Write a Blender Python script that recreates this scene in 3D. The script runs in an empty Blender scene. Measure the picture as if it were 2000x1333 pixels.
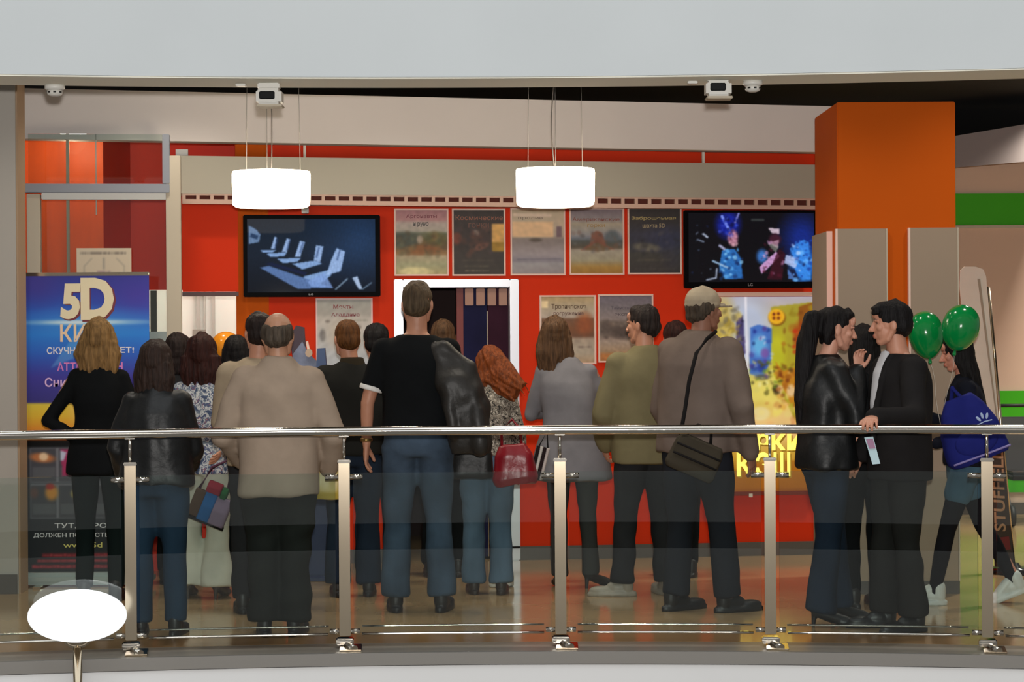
import bpy, bmesh, math, random
import numpy as np
from mathutils import Vector, Matrix

random.seed(7)
rng = np.random.default_rng(7)
scene = bpy.context.scene
C = scene.collection
PI = math.pi
F = 4000.0                      # focal length in pixels of the 2000 x 1333 frame

# ------------------------------------------------------------------ camera
PITCH = 21.5 / F
ROLL = 0.006
EYE = Vector((0, 0, 1.6))
_f = Vector((0, math.cos(PITCH), -math.sin(PITCH)))
_u0 = Vector((0, math.sin(PITCH), math.cos(PITCH)))
_r0 = Vector((1, 0, 0))
_r = _r0 * math.cos(ROLL) - _u0 * math.sin(ROLL)
_u = _r0 * math.sin(ROLL) + _u0 * math.cos(ROLL)
cam_data = bpy.data.cameras.new('camera')
cam_data.sensor_width = 36.0
cam_data.lens = F / 2000 * 36.0
cam_data.clip_start = 0.05
cam = bpy.data.objects.new('camera', cam_data)
C.objects.link(cam)
cam.matrix_world = Matrix((
    (_r.x, _u.x, -_f.x, EYE.x), (_r.y, _u.y, -_f.y, EYE.y),
    (_r.z, _u.z, -_f.z, EYE.z), (0, 0, 0, 1)))
scene.camera = cam

# ------------------------------------------------------------------ view / world / lights
scene.view_settings.view_transform = 'Standard'
scene.view_settings.look = 'None'
scene.view_settings.gamma = 1.0
scene.view_settings.use_curve_mapping = False
scene.view_settings.exposure = 0.0
try:
    scene.cycles.use_denoising = True
    scene.cycles.max_bounces = 8
    scene.cycles.transparent_max_bounces = 12
    scene.cycles.caustics_reflective = False
    scene.cycles.caustics_refractive = False
except Exception:
    pass

world = bpy.data.worlds.new('world')
scene.world = world
world.use_nodes = True
world.node_tree.nodes['Background'].inputs[0].default_value = (1.0, 0.96, 0.92, 1)
world.node_tree.nodes['Background'].inputs[1].default_value = 0.22


def lamp(name, kind, loc, energy, col=(1, 1, 1), size=1.0, size_y=None, target=None):
    ld = bpy.data.lights.new(name, kind)
    ld.energy = energy
    ld.color = col
    if kind == 'AREA':
        ld.size = size
        if size_y:
            ld.shape = 'RECTANGLE'
            ld.size_y = size_y
    elif kind in ('POINT', 'SPOT'):
        ld.shadow_soft_size = size
    o = bpy.data.objects.new(name, ld)
    C.objects.link(o)
    o.location = loc
    if target is not None:
        d = Vector(target) - Vector(loc)
        o.rotation_euler = d.to_track_quat('-Z', 'Y').to_euler()
    return o

# daylight through the atrium skylight, and the photographer's flash
lamp('atrium_skylight', 'AREA', (0, 4.0, 11.0), 620, (0.90, 0.96, 1.0), 10, 7, (0, 5.5, 0))
lamp('camera_flash', 'SPOT', (0.03, 0.0, 1.78), 2050, (1.0, 0.97, 0.93), 0.05, None, (0, 13, 1.55))
bpy.data.lights['camera_flash'].spot_size = math.radians(44)
bpy.data.lights['camera_flash'].spot_blend = 0.15

# ------------------------------------------------------------------ projection helpers
def ray(px, py):
    return _f * F + _r * (px - 1000.0) - _u * (py - 666.5)

def PY(px, py, Y):
    d = ray(px, py)
    return EYE + d * (Y / d.y)

def depth_of_floor(px, py, z=0.0):
    d = ray(px, py)
    return EYE + d * ((z - 1.6) / d.z)

TH = math.atan(0.1126)
WU = Vector((math.cos(TH), math.sin(TH), 0))
WN = Vector((math.sin(TH), -math.cos(TH), 0))          # towards the camera
WO = Vector((0, 14.226, 0))

def WP(px, py, d=0.0):
    """pixel -> (u, z) on the shop wall plane moved d metres towards the camera"""
    r = ray(px, py)
    o = WO + WN * d
    t = (o - EYE).dot(WN) / r.dot(WN)
    p = EYE + r * t
    return (p - o).dot(WU), p.z

def W3(u, d, z):
    p = WO + WU * u + WN * d
    return Vector((p.x, p.y, z))

# ------------------------------------------------------------------ materials
def lin(c):
    out = []
    for v in c[:3]:
        v = v / 255.0
        out.append(v / 12.92 if v <= 0.04045 else ((v + 0.055) / 1.055) ** 2.4)
    return tuple(out) + (1.0,)

MATS = {}
def mat(name, rgb, rough=0.6, metal=0.0, bump=0.0, bscale=20.0, var=0.0, vscale=8.0,
        emit=None, estr=0.0, coat=0.0, stretch=None, spec=0.5):
    if name in MATS:
        return MATS[name]
    m = bpy.data.materials.new(name)
    m.use_nodes = True
    nt = m.node_tree
    b = nt.nodes['Principled BSDF']
    col = lin(rgb)
    b.inputs['Base Color'].default_value = col
    b.inputs['Roughness'].default_value = rough
    b.inputs['Metallic'].default_value = metal
    b.inputs['Specular IOR Level'].default_value = spec
    if coat:
        b.inputs['Coat Weight'].default_value = coat
    if emit is not None:
        b.inputs['Emission Color'].default_value = lin(emit)
        b.inputs['Emission Strength'].default_value = estr
    if bump or var:
        tc = nt.nodes.new('ShaderNodeTexCoord')
        mp = nt.nodes.new('ShaderNodeMapping')
        if stretch:
            mp.inputs['Scale'].default_value = stretch
        nt.links.new(tc.outputs['Object'], mp.inputs['Vector'])
    if var:
        n = nt.nodes.new('ShaderNodeTexNoise')
        n.inputs['Scale'].default_value = vscale
        n.inputs['Detail'].default_value = 5
        nt.links.new(mp.outputs[0], n.inputs['Vector'])
        r = nt.nodes.new('ShaderNodeValToRGB')
        r.color_ramp.elements[0].position = 0.3
        r.color_ramp.elements[1].position = 0.7
        r.color_ramp.elements[0].color = tuple(max(0, c * (1 - var)) for c in col[:3]) + (1,)
        r.color_ramp.elements[1].color = tuple(min(1, c * (1 + var)) for c in col[:3]) + (1,)
        nt.links.new(n.outputs['Fac'], r.inputs[0])
        nt.links.new(r.outputs[0], b.inputs['Base Color'])
    if bump:
        n = nt.nodes.new('ShaderNodeTexNoise')
        n.inputs['Scale'].default_value = bscale
        n.inputs['Detail'].default_value = 4
        nt.links.new(mp.outputs[0], n.inputs['Vector'])
        bp = nt.nodes.new('ShaderNodeBump')
        bp.inputs['Strength'].default_value = bump
        bp.inputs['Distance'].default_value = 0.02
        nt.links.new(n.outputs['Fac'], bp.inputs['Height'])
        nt.links.new(bp.outputs[0], b.inputs['Normal'])
    MATS[name] = m
    return m

def mat_pattern(name, cols, scale=30.0, kind='noise', rough=0.8):
    if name in MATS:
        return MATS[name]
    m = bpy.data.materials.new(name)
    m.use_nodes = True
    nt = m.node_tree
    b = nt.nodes['Principled BSDF']
    b.inputs['Roughness'].default_value = rough
    tc = nt.nodes.new('ShaderNodeTexCoord')
    if kind == 'noise':
        n = nt.nodes.new('ShaderNodeTexNoise')
        n.inputs['Scale'].default_value = scale
        n.inputs['Detail'].default_value = 3
        n.inputs['Distortion'].default_value = 1.2
        out = n.outputs['Fac']
    else:
        n = nt.nodes.new('ShaderNodeTexVoronoi')
        n.inputs['Scale'].default_value = scale
        out = n.outputs['Distance']
    nt.links.new(tc.outputs['Object'], n.inputs['Vector'])
    r = nt.nodes.new('ShaderNodeValToRGB')
    r.color_ramp.interpolation = 'CONSTANT'
    els = r.color_ramp.elements
    while len(els) < len(cols):
        els.new(0.5)
    for e, (p, c) in zip(els, cols):
        e.position = p
        e.color = lin(c)
    nt.links.new(out, r.inputs[0])
    nt.links.new(r.outputs[0], b.inputs['Base Color'])
    MATS[name] = m
    return m

def mat_attr(name, emit=0.0, rough=0.5, coat=0.0):
    if name in MATS:
        return MATS[name]
    m = bpy.data.materials.new(name)
    m.use_nodes = True
    nt = m.node_tree
    b = nt.nodes['Principled BSDF']
    a = nt.nodes.new('ShaderNodeAttribute')
    a.attribute_name = 'Col'
    b.inputs['Roughness'].default_value = rough
    b.inputs['Coat Weight'].default_value = coat
    if emit > 0:
        b.inputs['Base Color'].default_value = (0.01, 0.01, 0.01, 1)
        nt.links.new(a.outputs['Color'], b.inputs['Emission Color'])
        b.inputs['Emission Strength'].default_value = emit
    else:
        nt.links.new(a.outputs['Color'], b.inputs['Base Color'])
    MATS[name] = m
    return m

def mat_glass():
    if 'glass' in MATS:
        return MATS['glass']
    m = bpy.data.materials.new('glass')
    m.use_nodes = True
    nt = m.node_tree
    for n in list(nt.nodes):
        nt.nodes.remove(n)
    out = nt.nodes.new('ShaderNodeOutputMaterial')
    tr = nt.nodes.new('ShaderNodeBsdfTransparent')
    tr.inputs[0].default_value = (0.90, 0.945, 0.93, 1)
    gl = nt.nodes.new('ShaderNodeBsdfGlossy')
    gl.inputs['Roughness'].default_value = 0.0
    gl.inputs['Color'].default_value = (1, 1, 1, 1)
    fr = nt.nodes.new('ShaderNodeFresnel')
    fr.inputs['IOR'].default_value = 1.5
    mx = nt.nodes.new('ShaderNodeMixShader')
    nt.links.new(fr.outputs[0], mx.inputs[0])
    nt.links.new(tr.outputs[0], mx.inputs[1])
    nt.links.new(gl.outputs[0], mx.inputs[2])
    nt.links.new(mx.outputs[0], out.inputs[0])
    MATS['glass'] = m
    return m

# ------------------------------------------------------------------ object helpers
def tag(o, label=None, cat=None, group=None, kind=None):
    if label: o['label'] = label
    if cat: o['category'] = cat
    if group: o['group'] = group
    if kind: o['kind'] = kind
    return o

def empty(name, loc=(0, 0, 0), rz=0.0, label=None, cat=None, group=None, kind=None):
    o = bpy.data.objects.new(name, None)
    o.empty_display_size = 0.1
    C.objects.link(o)
    o.location = loc
    o.rotation_euler = (0, 0, rz)
    return tag(o, label, cat, group, kind)

def link(name, me, m=None, parent=None, smooth=False):
    o = bpy.data.objects.new(name, me)
    C.objects.link(o)
    if m is not None:
        me.materials.append(m) if len(me.materials) == 0 else None
    if parent is not None:
        o.parent = parent
        if parent.parent is not None:
            pass
    if smooth:
        me.polygons.foreach_set('use_smooth', [True] * len(me.polygons))
    return o

def mk(name, verts, faces, m=None, parent=None, smooth=False):
    me = bpy.data.meshes.new(name)
    off = Vector((0, 0, 0))
    p = parent
    while p is not None:            # parents here are unrotated empties/meshes placed at .location
        off += p.location
        p = p.parent
    me.from_pydata([tuple(Vector(v) - off) for v in verts], [], [tuple(f) for f in faces])
    me.update()
    return link(name, me, m, parent, smooth)

def fix_normals(o):
    bm = bmesh.new()
    bm.from_mesh(o.data)
    bmesh.ops.recalc_face_normals(bm, faces=bm.faces)
    bm.to_mesh(o.data)
    bm.free()
    return o

def bevel(o, w=0.01, seg=2):
    bm = bmesh.new()
    bm.from_mesh(o.data)
    bmesh.ops.recalc_face_normals(bm, faces=bm.faces)
    bmesh.ops.bevel(bm, geom=list(bm.edges), offset=w, segments=seg, affect='EDGES', clamp_overlap=True)
    bm.to_mesh(o.data)
    bm.free()
    return o

BOXF = [(0, 1, 2, 3), (7, 6, 5, 4), (0, 4, 5, 1), (1, 5, 6, 2), (2, 6, 7, 3), (3, 7, 4, 0)]

def hexa(name, front, back, m, parent=None, bev=0.0):
    o = mk(name, list(front) + list(back), BOXF, m, parent)
    if bev:
        bevel(o, bev)
    else:
        fix_normals(o)
    return o

def box(name, c, s, m, parent=None, bev=0.0, rz=0.0):
    R = Matrix.Rotation(rz, 3, 'Z')
    x, y, z = s[0] / 2, s[1] / 2, s[2] / 2
    f = [R @ Vector(v) + Vector(c) for v in ((-x, -y, -z), (x, -y, -z), (x, -y, z), (-x, -y, z))]
    b = [R @ Vector(v) + Vector(c) for v in ((-x, y, -z), (x, y, -z), (x, y, z), (-x, y, z))]
    return hexa(name, f, b, m, parent, bev)

def wbox(name, u0, u1, z0, z1, d0, d1, m, parent=None, bev=0.0):
    """box in wall coordinates, d1 is the face towards the camera"""
    f = [W3(u0, d1, z0), W3(u1, d1, z0), W3(u1, d1, z1), W3(u0, d1, z1)]
    b = [W3(u0, d0, z0), W3(u1, d0, z0), W3(u1, d0, z1), W3(u0, d0, z1)]
    return hexa(name, f, b, m, parent, bev)

def wrect(px0, px1, py0, py1, d=0.0):
    """pixel rectangle -> upright u0,u1,z0,z1 on the wall plane (py0 is the upper edge)"""
    mx, my = (px0 + px1) / 2, (py0 + py1) / 2
    return WP(px0, my, d)[0], WP(px1, my, d)[0], WP(mx, py1, d)[1], WP(mx, py0, d)[1]

def wpix(name, px0, px1, py0, py1, d1, th, m, parent=None, bev=0.0):
    u0, u1, z0, z1 = wrect(px0, px1, py0, py1, d1)
    return wbox(name, u0, u1, z0, z1, d1 - th, d1, m, parent, bev)

def wquad(name, corners, d1, th, m, parent=None):
    """corners: four pixels, lower left, lower right, upper right, upper left"""
    f, b = [], []
    for px, py in corners:
        u, z = WP(px, py, d1)
        f.append(W3(u, d1, z))
        b.append(W3(u, d1 - th, z))
    return hexa(name, f, b, m, parent)

def tube(name, pts, r, m, parent=None, n=12, smooth=True):
    pts = [Vector(p) for p in pts]
    rs = r if isinstance(r, (list, tuple)) else [r] * len(pts)
    verts, faces = [], []
    for i, p in enumerate(pts):
        t = (pts[min(i + 1, len(pts) - 1)] - pts[max(i - 1, 0)]).normalized()
        a = Vector((0, 0, 1)) if abs(t.z) < 0.9 else Vector((1, 0, 0))
        x = t.cross(a).normalized()
        y = t.cross(x).normalized()
        for k in range(n):
            an = 2 * PI * k / n
            verts.append(p + (x * math.cos(an) + y * math.sin(an)) * rs[i])
    for i in range(len(pts) - 1):
        for k in range(n):
            k2 = (k + 1) % n
            faces.append((i * n + k, i * n + k2, (i + 1) * n + k2, (i + 1) * n + k))
    faces.append(tuple(range(n))[::-1])
    faces.append(tuple((len(pts) - 1) * n + k for k in range(n)))
    o = mk(name, verts, faces, m, parent)
    fix_normals(o)
    if smooth:
        for p in o.data.polygons:
            p.use_smooth = len(p.vertices) == 4
    return o

def lathe(name, c, prof, m, parent=None, n=40, tilt=None):
    """prof: list of (radius, z)"""
    verts, faces = [], []
    R = Matrix.Identity(3) if tilt is None else tilt
    for r_, z_ in prof:
        for k in range(n):
            an = 2 * PI * k / n
            verts.append(Vector(c) + R @ Vector((r_ * math.cos(an), r_ * math.sin(an), z_)))
    for i in range(len(prof) - 1):
        for k in range(n):
            k2 = (k + 1) % n
            faces.append((i * n + k, i * n + k2, (i + 1) * n + k2, (i + 1) * n + k))
    faces.append(tuple(range(n))[::-1])
    faces.append(tuple((len(prof) - 1) * n + k for k in range(n)))
    o = mk(name, verts, faces, m, parent)
    fix_normals(o)
    for p in o.data.polygons:
        p.use_smooth = len(p.vertices) == 4
    return o

# ------------------------------------------------------------------ painted flat prints
class Canvas:
    """a colour grid addressed in photo pixels inside a rectangle; becomes a flat print mesh"""
    def __init__(s, rect, step=1.6, base=(255, 255, 255)):
        s.x0, s.x1, s.y0, s.y1 = rect
        s.nx = max(4, int((s.x1 - s.x0) / step)) + 1
        s.ny = max(4, int((s.y1 - s.y0) / step)) + 1
        X = np.linspace(s.x0, s.x1, s.nx)
        Y = np.linspace(s.y1, s.y0, s.ny)
        s.X, s.Y = np.meshgrid(X, Y)
        s.a = np.zeros((s.ny, s.nx, 3)) + np.array(base, float)
    def put(s, mask, col, al=1.0):
        w = (np.clip(mask, 0, 1) * al)[..., None]
        s.a = s.a * (1 - w) + np.array(col, float) * w
    def grad(s, stops):
        t = (s.Y - s.y0) / (s.y1 - s.y0)
        p = [q[0] for q in stops]
        for k in range(3):
            s.a[..., k] = np.interp(t, p, [q[1][k] for q in stops])
    def poly(s, pts, col, al=1.0):
        m = np.zeros(s.X.shape, bool)
        n = len(pts)
        for i in range(n):
            xa, ya = pts[i]
            xb, yb = pts[(i + 1) % n]
            c = ((ya > s.Y) != (yb > s.Y)) & (s.X < (xb - xa) * (s.Y - ya) / ((yb - ya) + 1e-9) + xa)
            m ^= c
        s.put(m.astype(float), col, al)
    def ell(s, cx, cy, rx, ry, col, al=1.0, soft=0.25, rot=0.0):
        dx, dy = s.X - cx, s.Y - cy
        c, n = math.cos(rot), math.sin(rot)
        q = np.sqrt(((dx * c + dy * n) / rx) ** 2 + ((-dx * n + dy * c) / ry) ** 2)
        s.put((1 - q) / max(soft, 1e-3) + 0.5, col, al)
    def rect(s, x0, x1, y0, y1, col, al=1.0):
        s.put(((s.X >= x0) & (s.X <= x1) & (s.Y >= y0) & (s.Y <= y1)).astype(float), col, al)
    def line(s, x0, y0, x1, y1, w, col, al=1.0):
        dx, dy = x1 - x0, y1 - y0
        L = math.hypot(dx, dy) + 1e-6
        t = np.clip(((s.X - x0) * dx + (s.Y - y0) * dy) / (L * L), 0, 1)
        d = np.hypot(s.X - x0 - t * dx, s.Y - y0 - t * dy)
        s.put((w / 2 - d) + 0.5, col, al)
    def noise(s, amt, sc=0.08, seed=1):
        g = np.random.default_rng(seed)
        n = np.zeros(s.X.shape)
        for k in range(14):
            an = g.uniform(0, 2 * PI)
            f_ = sc * g.uniform(0.5, 3)
            n += np.sin((s.X * math.cos(an) + s.Y * math.sin(an)) * f_ * 2 + g.uniform(0, 6.28)) / 14 ** 0.5
        s.a = np.clip(s.a * (1 + amt * .5 * n[..., None]), 0, 255)
    def dabs(s, n, x0, x1, y0, y1, cols, r0, r1, seed, al=.8):
        g = np.random.default_rng(seed)
        for k in range(n):
            r = g.uniform(r0, r1)
            s.ell(g.uniform(x0, x1), g.uniform(y0, y1), r, r * g.uniform(.35, 1.1), cols[int(g.integers(len(cols)))], al * g.uniform(.5, 1), .6, g.uniform(0, 3))
    def blur(s, n=1):
        for _ in range(n):
            p = np.pad(s.a, ((1, 1), (1, 1), (0, 0)), 'edge')
            s.a = (p[:-2, 1:-1] + p[2:, 1:-1] + p[1:-1, :-2] + p[1:-1, 2:] + 2 * p[1:-1, 1:-1]) / 6
    def textbar(s, x0, x1, y, h, col, al=0.8, seed=3, mean=3.0):
        g = np.random.default_rng(seed)
        x = x0
        while x < x1:
            w = g.uniform(1.2, mean * 1.6)
            s.rect(x, min(x1, x + w), y - h / 2 * g.uniform(0.6, 1), y + h / 2, col, al)
            x += w + g.uniform(0.6, 1.4)
    def mesh(s, name, corner, du, dv, m, parent=None):
        """corner: lower left 3D point, du: vector along x, dv: vector upwards"""
        corner, du, dv = np.array(corner), np.array(du), np.array(dv)
        tu = (s.X - s.x0) / (s.x1 - s.x0)
        tv = (s.y1 - s.Y) / (s.y1 - s.y0)
        V = corner + tu[..., None] * du + tv[..., None] * dv
        V = V.reshape(-1, 3)
        off = Vector((0, 0, 0))
        p = parent
        while p is not None:
            off += p.location
            p = p.parent
        V = V - np.array(off)
        idx = np.arange(s.nx * s.ny).reshape(s.ny, s.nx)
        q = np.stack([idx[:-1, :-1], idx[:-1, 1:], idx[1:, 1:], idx[1:, :-1]], -1).reshape(-1, 4)
        me = quadmesh(name, V, q)
        s.blur(2)
        c = np.clip(s.a, 0, 255).reshape(-1, 3) / 255.0
        c = np.where(c <= 0.04045, c / 12.92, ((c + 0.055) / 1.055) ** 2.4)
        set_col(me, c)
        return link(name, me, m, parent)
    def on_wall(s, name, d, m, parent=None):
        u0, u1, z0, z1 = wrect(s.x0, s.x1, s.y0, s.y1, d)
        return s.mesh(name, W3(u0, d, z0), WU * (u1 - u0), Vector((0, 0, z1 - z0)), m, parent)

def quadmesh(name, V, q):
    me = bpy.data.meshes.new(name)
    nv, nf = len(V), len(q)
    me.vertices.add(nv)
    me.vertices.foreach_set('co', np.asarray(V, np.float32).ravel())
    me.loops.add(nf * 4)
    me.loops.foreach_set('vertex_index', np.asarray(q, np.int32).ravel())
    me.polygons.add(nf)
    me.polygons.foreach_set('loop_start', np.arange(0, nf * 4, 4, dtype=np.int32))
    me.update(calc_edges=True)
    return me

def set_col(me, c):
    at = me.color_attributes.new('Col', 'FLOAT_COLOR', 'POINT')
    cc = np.ones((len(me.vertices), 4), np.float32)
    cc[:, :3] = c
    at.data.foreach_set('color', cc.ravel())

def text_mesh(s, bold=0.0, shear=0.0, spacing=1.0):
    cu = bpy.data.curves.new('lettering', 'FONT')
    cu.body = s
    cu.size = 1.0
    cu.align_x = 'CENTER'
    cu.offset = bold
    cu.shear = shear
    cu.space_character = spacing
    cu.resolution_u = 3
    o = bpy.data.objects.new('lettering', cu)
    C.objects.link(o)
    dg = bpy.context.evaluated_depsgraph_get()
    me = bpy.data.meshes.new_from_object(o.evaluated_get(dg))
    bpy.data.objects.remove(o)
    bpy.data.curves.remove(cu)
    V = np.zeros(len(me.vertices) * 3, np.float32)
    me.vertices.foreach_get('co', V)
    V = V.reshape(-1, 3)
    fs = [tuple(p.vertices) for p in me.polygons]
    bpy.data.meshes.remove(me)
    return V, fs

def letters(s, px0, px1, py0, py1, d, m, parent, bold=0.0):
    """big letters, each one a piece of its own"""
    w = (px1 - px0) / len(s)
    for i, ch in enumerate(s):
        u0, u1, z0, z1 = wrect(px0 + i * w + w * .05, px0 + (i + 1) * w - w * .05, py0, py1, d)
        lettering(ch, W3((u0 + u1) / 2, d, (z0 + z1) / 2), WU, (0, 0, 1), u1 - u0, z1 - z0, m, parent, bold, name='letter')

def lettering(s, center, du, dv, w, h, m, parent=None, bold=0.0, shear=0.0, name='lettering', lift=0.002):
    """flat letters fitted into w x h metres around center; du, dv unit vectors"""
    V, fs = text_mesh(s, bold, shear)
    du, dv = Vector(du), Vector(dv)
    n = du.cross(dv).normalized()
    lo, hi = V.min(0), V.max(0)
    sx, sy = w / max(hi[0] - lo[0], 1e-6), h / max(hi[1] - lo[1], 1e-6)
    cx, cy = (hi[0] + lo[0]) / 2, (hi[1] + lo[1]) / 2
    verts = [Vector(center) + du * float((v[0] - cx) * sx) + dv * float((v[1] - cy) * sy) + n * lift for v in V]
    return mk(name, verts, fs, m, parent)

def wall_text(s, px0, px1, py0, py1, d, m, parent=None, bold=0.0, shear=0.0):
    u0, u1, z0, z1 = wrect(px0, px1, py0, py1, d)
    return lettering(s, W3((u0 + u1) / 2, d, (z0 + z1) / 2), WU, (0, 0, 1), u1 - u0, z1 - z0, m, parent, bold, shear)

# ================================================================== THE SETTING
M_white = mat('white_paint', (198, 203, 205), 0.8, spec=.2, var=0.02, vscale=1.5)
M_fascia = mat('grey_white_fascia', (220, 220, 220), 0.75, spec=.2, var=0.02, vscale=1.5)
M_soffit = mat('beam_underside', (244, 242, 228), 0.8)
M_black = mat('black_void', (14, 14, 15), 0.9)
M_bulk = mat('bulkhead_paint', (224, 214, 208), 0.85, spec=.1, var=0.02, vscale=2)
M_red = mat('red_orange_panel', (216, 52, 14), 0.6, spec=.12, var=0.04, vscale=1.2)
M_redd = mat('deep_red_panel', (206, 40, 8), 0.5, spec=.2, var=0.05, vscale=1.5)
M_orange = mat('orange_panel', (198, 86, 8), 0.65, spec=.1, var=0.04, vscale=1.3)
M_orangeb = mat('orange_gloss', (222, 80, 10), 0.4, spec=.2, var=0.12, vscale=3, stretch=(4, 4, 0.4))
M_tan = mat('tan_panel', (212, 184, 164), 0.7, spec=.15, var=0.03, vscale=1.5)
M_taupe = mat('taupe_laminate', (158, 140, 122), 0.7, spec=.15, var=0.03, vscale=2)
M_green = mat('green_panel', (66, 172, 30), 0.5, spec=.2, var=0.04, vscale=1.5)
M_beige = mat('beige_trim', (190, 178, 158), 0.6)
M_pier = mat('pier_grey', (176, 170, 162), 0.7, var=0.03, vscale=1.2)
M_pierside = mat('pier_side', (168, 140, 112), 0.7)
M_gmetal = mat('grey_metal', (120, 122, 128), 0.42, 0.3)
M_steel = mat('brushed_steel', (206, 190, 166), 0.15, 1.0)
M_steelp = mat('polished_steel', (210, 204, 194), 0.10, 1.0)
M_shut = mat('shutter_metal', (168, 160, 142), 0.5, 0.15)
M_pink = mat('perforated_rail', (196, 160, 140), 0.5, 0.1)
M_skirt = mat('skirting_grey', (86, 80, 76), 0.5)
M_slot = mat('dark_red_gap', (92, 34, 20), 0.8)
M_plastic = mat('white_plastic', (216, 214, 208), 0.4)
M_lens = mat('dark_lens', (12, 12, 14), 0.15)
M_alu = mat('door_aluminium', (226, 228, 236), 0.28, 0.55)
M_paper = mat('paper', (222, 214, 200), 0.8)
M_edge = mat('pale_frame', (236, 200, 184), 0.45)
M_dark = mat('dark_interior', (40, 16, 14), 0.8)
M_inner = mat('office_white', (236, 238, 230), 0.8)
M_border = mat('stone_border', (138, 130, 118), 0.35, var=0.08, vscale=6)
P_print = mat_attr('print', 0.0, 0.6, 0.0)
P_screen = mat_attr('screen_image', 1.1, 0.04)
P_screen.node_tree.nodes['Principled BSDF'].inputs['Specular IOR Level'].default_value = .03
P_light = mat_attr('lightbox_image', 0.95, 0.25)
P_light.node_tree.nodes['Principled BSDF'].inputs['Specular IOR Level'].default_value = .03

def mat_floor():
    m = mat('polished_floor', (172, 142, 104), 0.13, var=0.10, vscale=1.7, spec=0.5)
    return m
M_floor = mat_floor()

R_ARC = 13.5
def arc(X, base):
    return base - X * X / (2 * R_ARC)

def arc_strip(name, X0, X1, prof, m, n=48, parent=None):
    """prof: closed list of (base depth, z) swept along the curved gallery edge"""
    verts, faces = [], []
    k = len(prof)
    for i in range(n + 1):
        X = X0 + (X1 - X0) * i / n
        for b, z in prof:
            verts.append((X, arc(X, b), z))
    for i in range(n):
        for j in range(k):
            j2 = (j + 1) % k
            faces.append((i * k + j, i * k + j2, (i + 1) * k + j2, (i + 1) * k + j))
    faces.append(tuple(range(k)))
    faces.append(tuple(n * k + j for j in range(k))[::-1])
    return fix_normals(mk(name, verts, faces, m, parent))

def struct(o):
    o['kind'] = 'structure'
    return o

# gallery floor: from the curved edge back to the far wall
_v, _fc = [], []
NX = 60
for i in range(NX + 1):
    X = -7 + 16 * i / NX
    y0 = arc(X, 10.50)
    _v += [(X, y0, 0), (X, 22, 0), (X, y0, -0.06), (X, 22, -0.06)]
for i in range(NX):
    a, b = i * 4, (i + 1) * 4
    _fc += [(a, b, b + 1, a + 1), (a + 2, a + 3, b + 3, b + 2), (a, a + 2, b + 2, b)]
struct(fix_normals(mk('floor', _v, _fc, M_floor)))
struct(arc_strip('trim_1', -7, 9, [(10.16, 0.0), (10.497, 0.0), (10.497, -0.06), (10.16, -0.06)], M_border))
struct(arc_strip('trim_2', -7, 9, [(10.13, 0.006), (10.158, 0.006), (10.158, -0.055), (10.13, -0.055)], mat('edge_strip', (120, 116, 110), 0.5)))
struct(arc_strip('wall_gallery_edge', -7, 9, [(10.14, -0.06), (10.9, -0.06), (10.9, -0.75), (10.14, -0.75)], M_fascia))
# upper beam in front of the gallery
struct(arc_strip('wall_beam', -7, 9, [(10.13, 2.853), (10.13, 5.2), (10.52, 5.2), (10.52, 2.853)], M_white))
struct(arc_strip('trim_3', -7, 9, [(10.135, 2.845), (10.135, 2.852), (10.515, 2.852), (10.515, 2.845)], M_soffit))
struct(box('ceiling', (1, 16.3, 3.52), (16, 11.6, 0.06), M_black))
struct(box('wall_back', (1, 22.05, 1.6), (16, 0.1, 4.0), M_black))
# lower storey and the gallery on the photographer's side
struct(box('floor_lower', (0, 5, -4.25), (18, 12, 0.1), mat('lower_floor', (150, 146, 138), 0.3)))
wo = struct(box('wall_opposite', (0, -0.35, -0.10), (18, 0.3, 0.53), M_fascia))
box('recess', (0, -0.42, -0.50), (18, 0.3, 0.27), M_black, wo)
box('lower_fascia', (0, -0.35, -1.64), (18, 0.3, 2.0), M_fascia, wo)
struct(box('floor_opposite', (0, -2.6, -0.02), (18, 4.2, 0.04), M_floor))

# pier at the left end
YP = 12.55
xp = PY(33, 700, YP).x
pr = struct(hexa('wall_left', [(-7, YP, 0), (xp, YP, 0), (xp, YP, 3.4), (-7, YP, 3.4)],
                 [(-7, YP + .2, 0), (xp, YP + .2, 0), (xp, YP + .2, 3.4), (-7, YP + .2, 3.4)], M_pier))
hexa('side_face', [(xp + .001, YP + .004, 0), (xp + .012, YP + .004, 0), (xp + .012, YP + .004, 3.4), (xp + .001, YP + .004, 3.4)],
     [(xp + .001, YP + .2, 0), (xp + .012, YP + .2, 0), (xp + .012, YP + .2, 3.4), (xp + .001, YP + .2, 3.4)], M_pierside, pr)
struct(box('baseboard_left', ((-7 + xp) / 2 - .006, YP - .01, 0.06), (xp + 7, 0.018, 0.12), M_skirt))

# shop front: red wall with the doorway cut out
U = lambda px, d=0.0: WP(px, 700, d)[0]
DU0, DU1, _, DZ = wrect(770, 1013, 546, 800, 0.0)
uL, uR = U(462), U(1760)
zt = 2.98
sw = struct(wbox('wall_shop', uL, DU0, 0, zt, -0.12, 0, M_red))
wbox('wall_panel', DU1, uR, 0, zt, -0.12, 0, M_red, sw)
wbox('wall_panel', DU0, DU1, DZ, zt, -0.12, 0, M_red, sw)
wbox('orange_pilaster', U(462, .02), U(526, .02), 0.096, zt, 0.002, 0.02, M_orange, sw)
bb = struct(wbox('baseboard_shop', DU1, uR, 0, 0.095, 0.002, 0.02, M_skirt))
wbox('baseboard_piece', uL, DU0, 0, 0.095, 0.002, 0.02, M_skirt, bb)

# white bulkhead above, hung from the dark ceiling
struct(wquad('wall_bulkhead', [(-60, 269), (1680, 298.5), (1680, 209), (-60, 170)], 0.35, 0.15, M_bulk))

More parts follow.
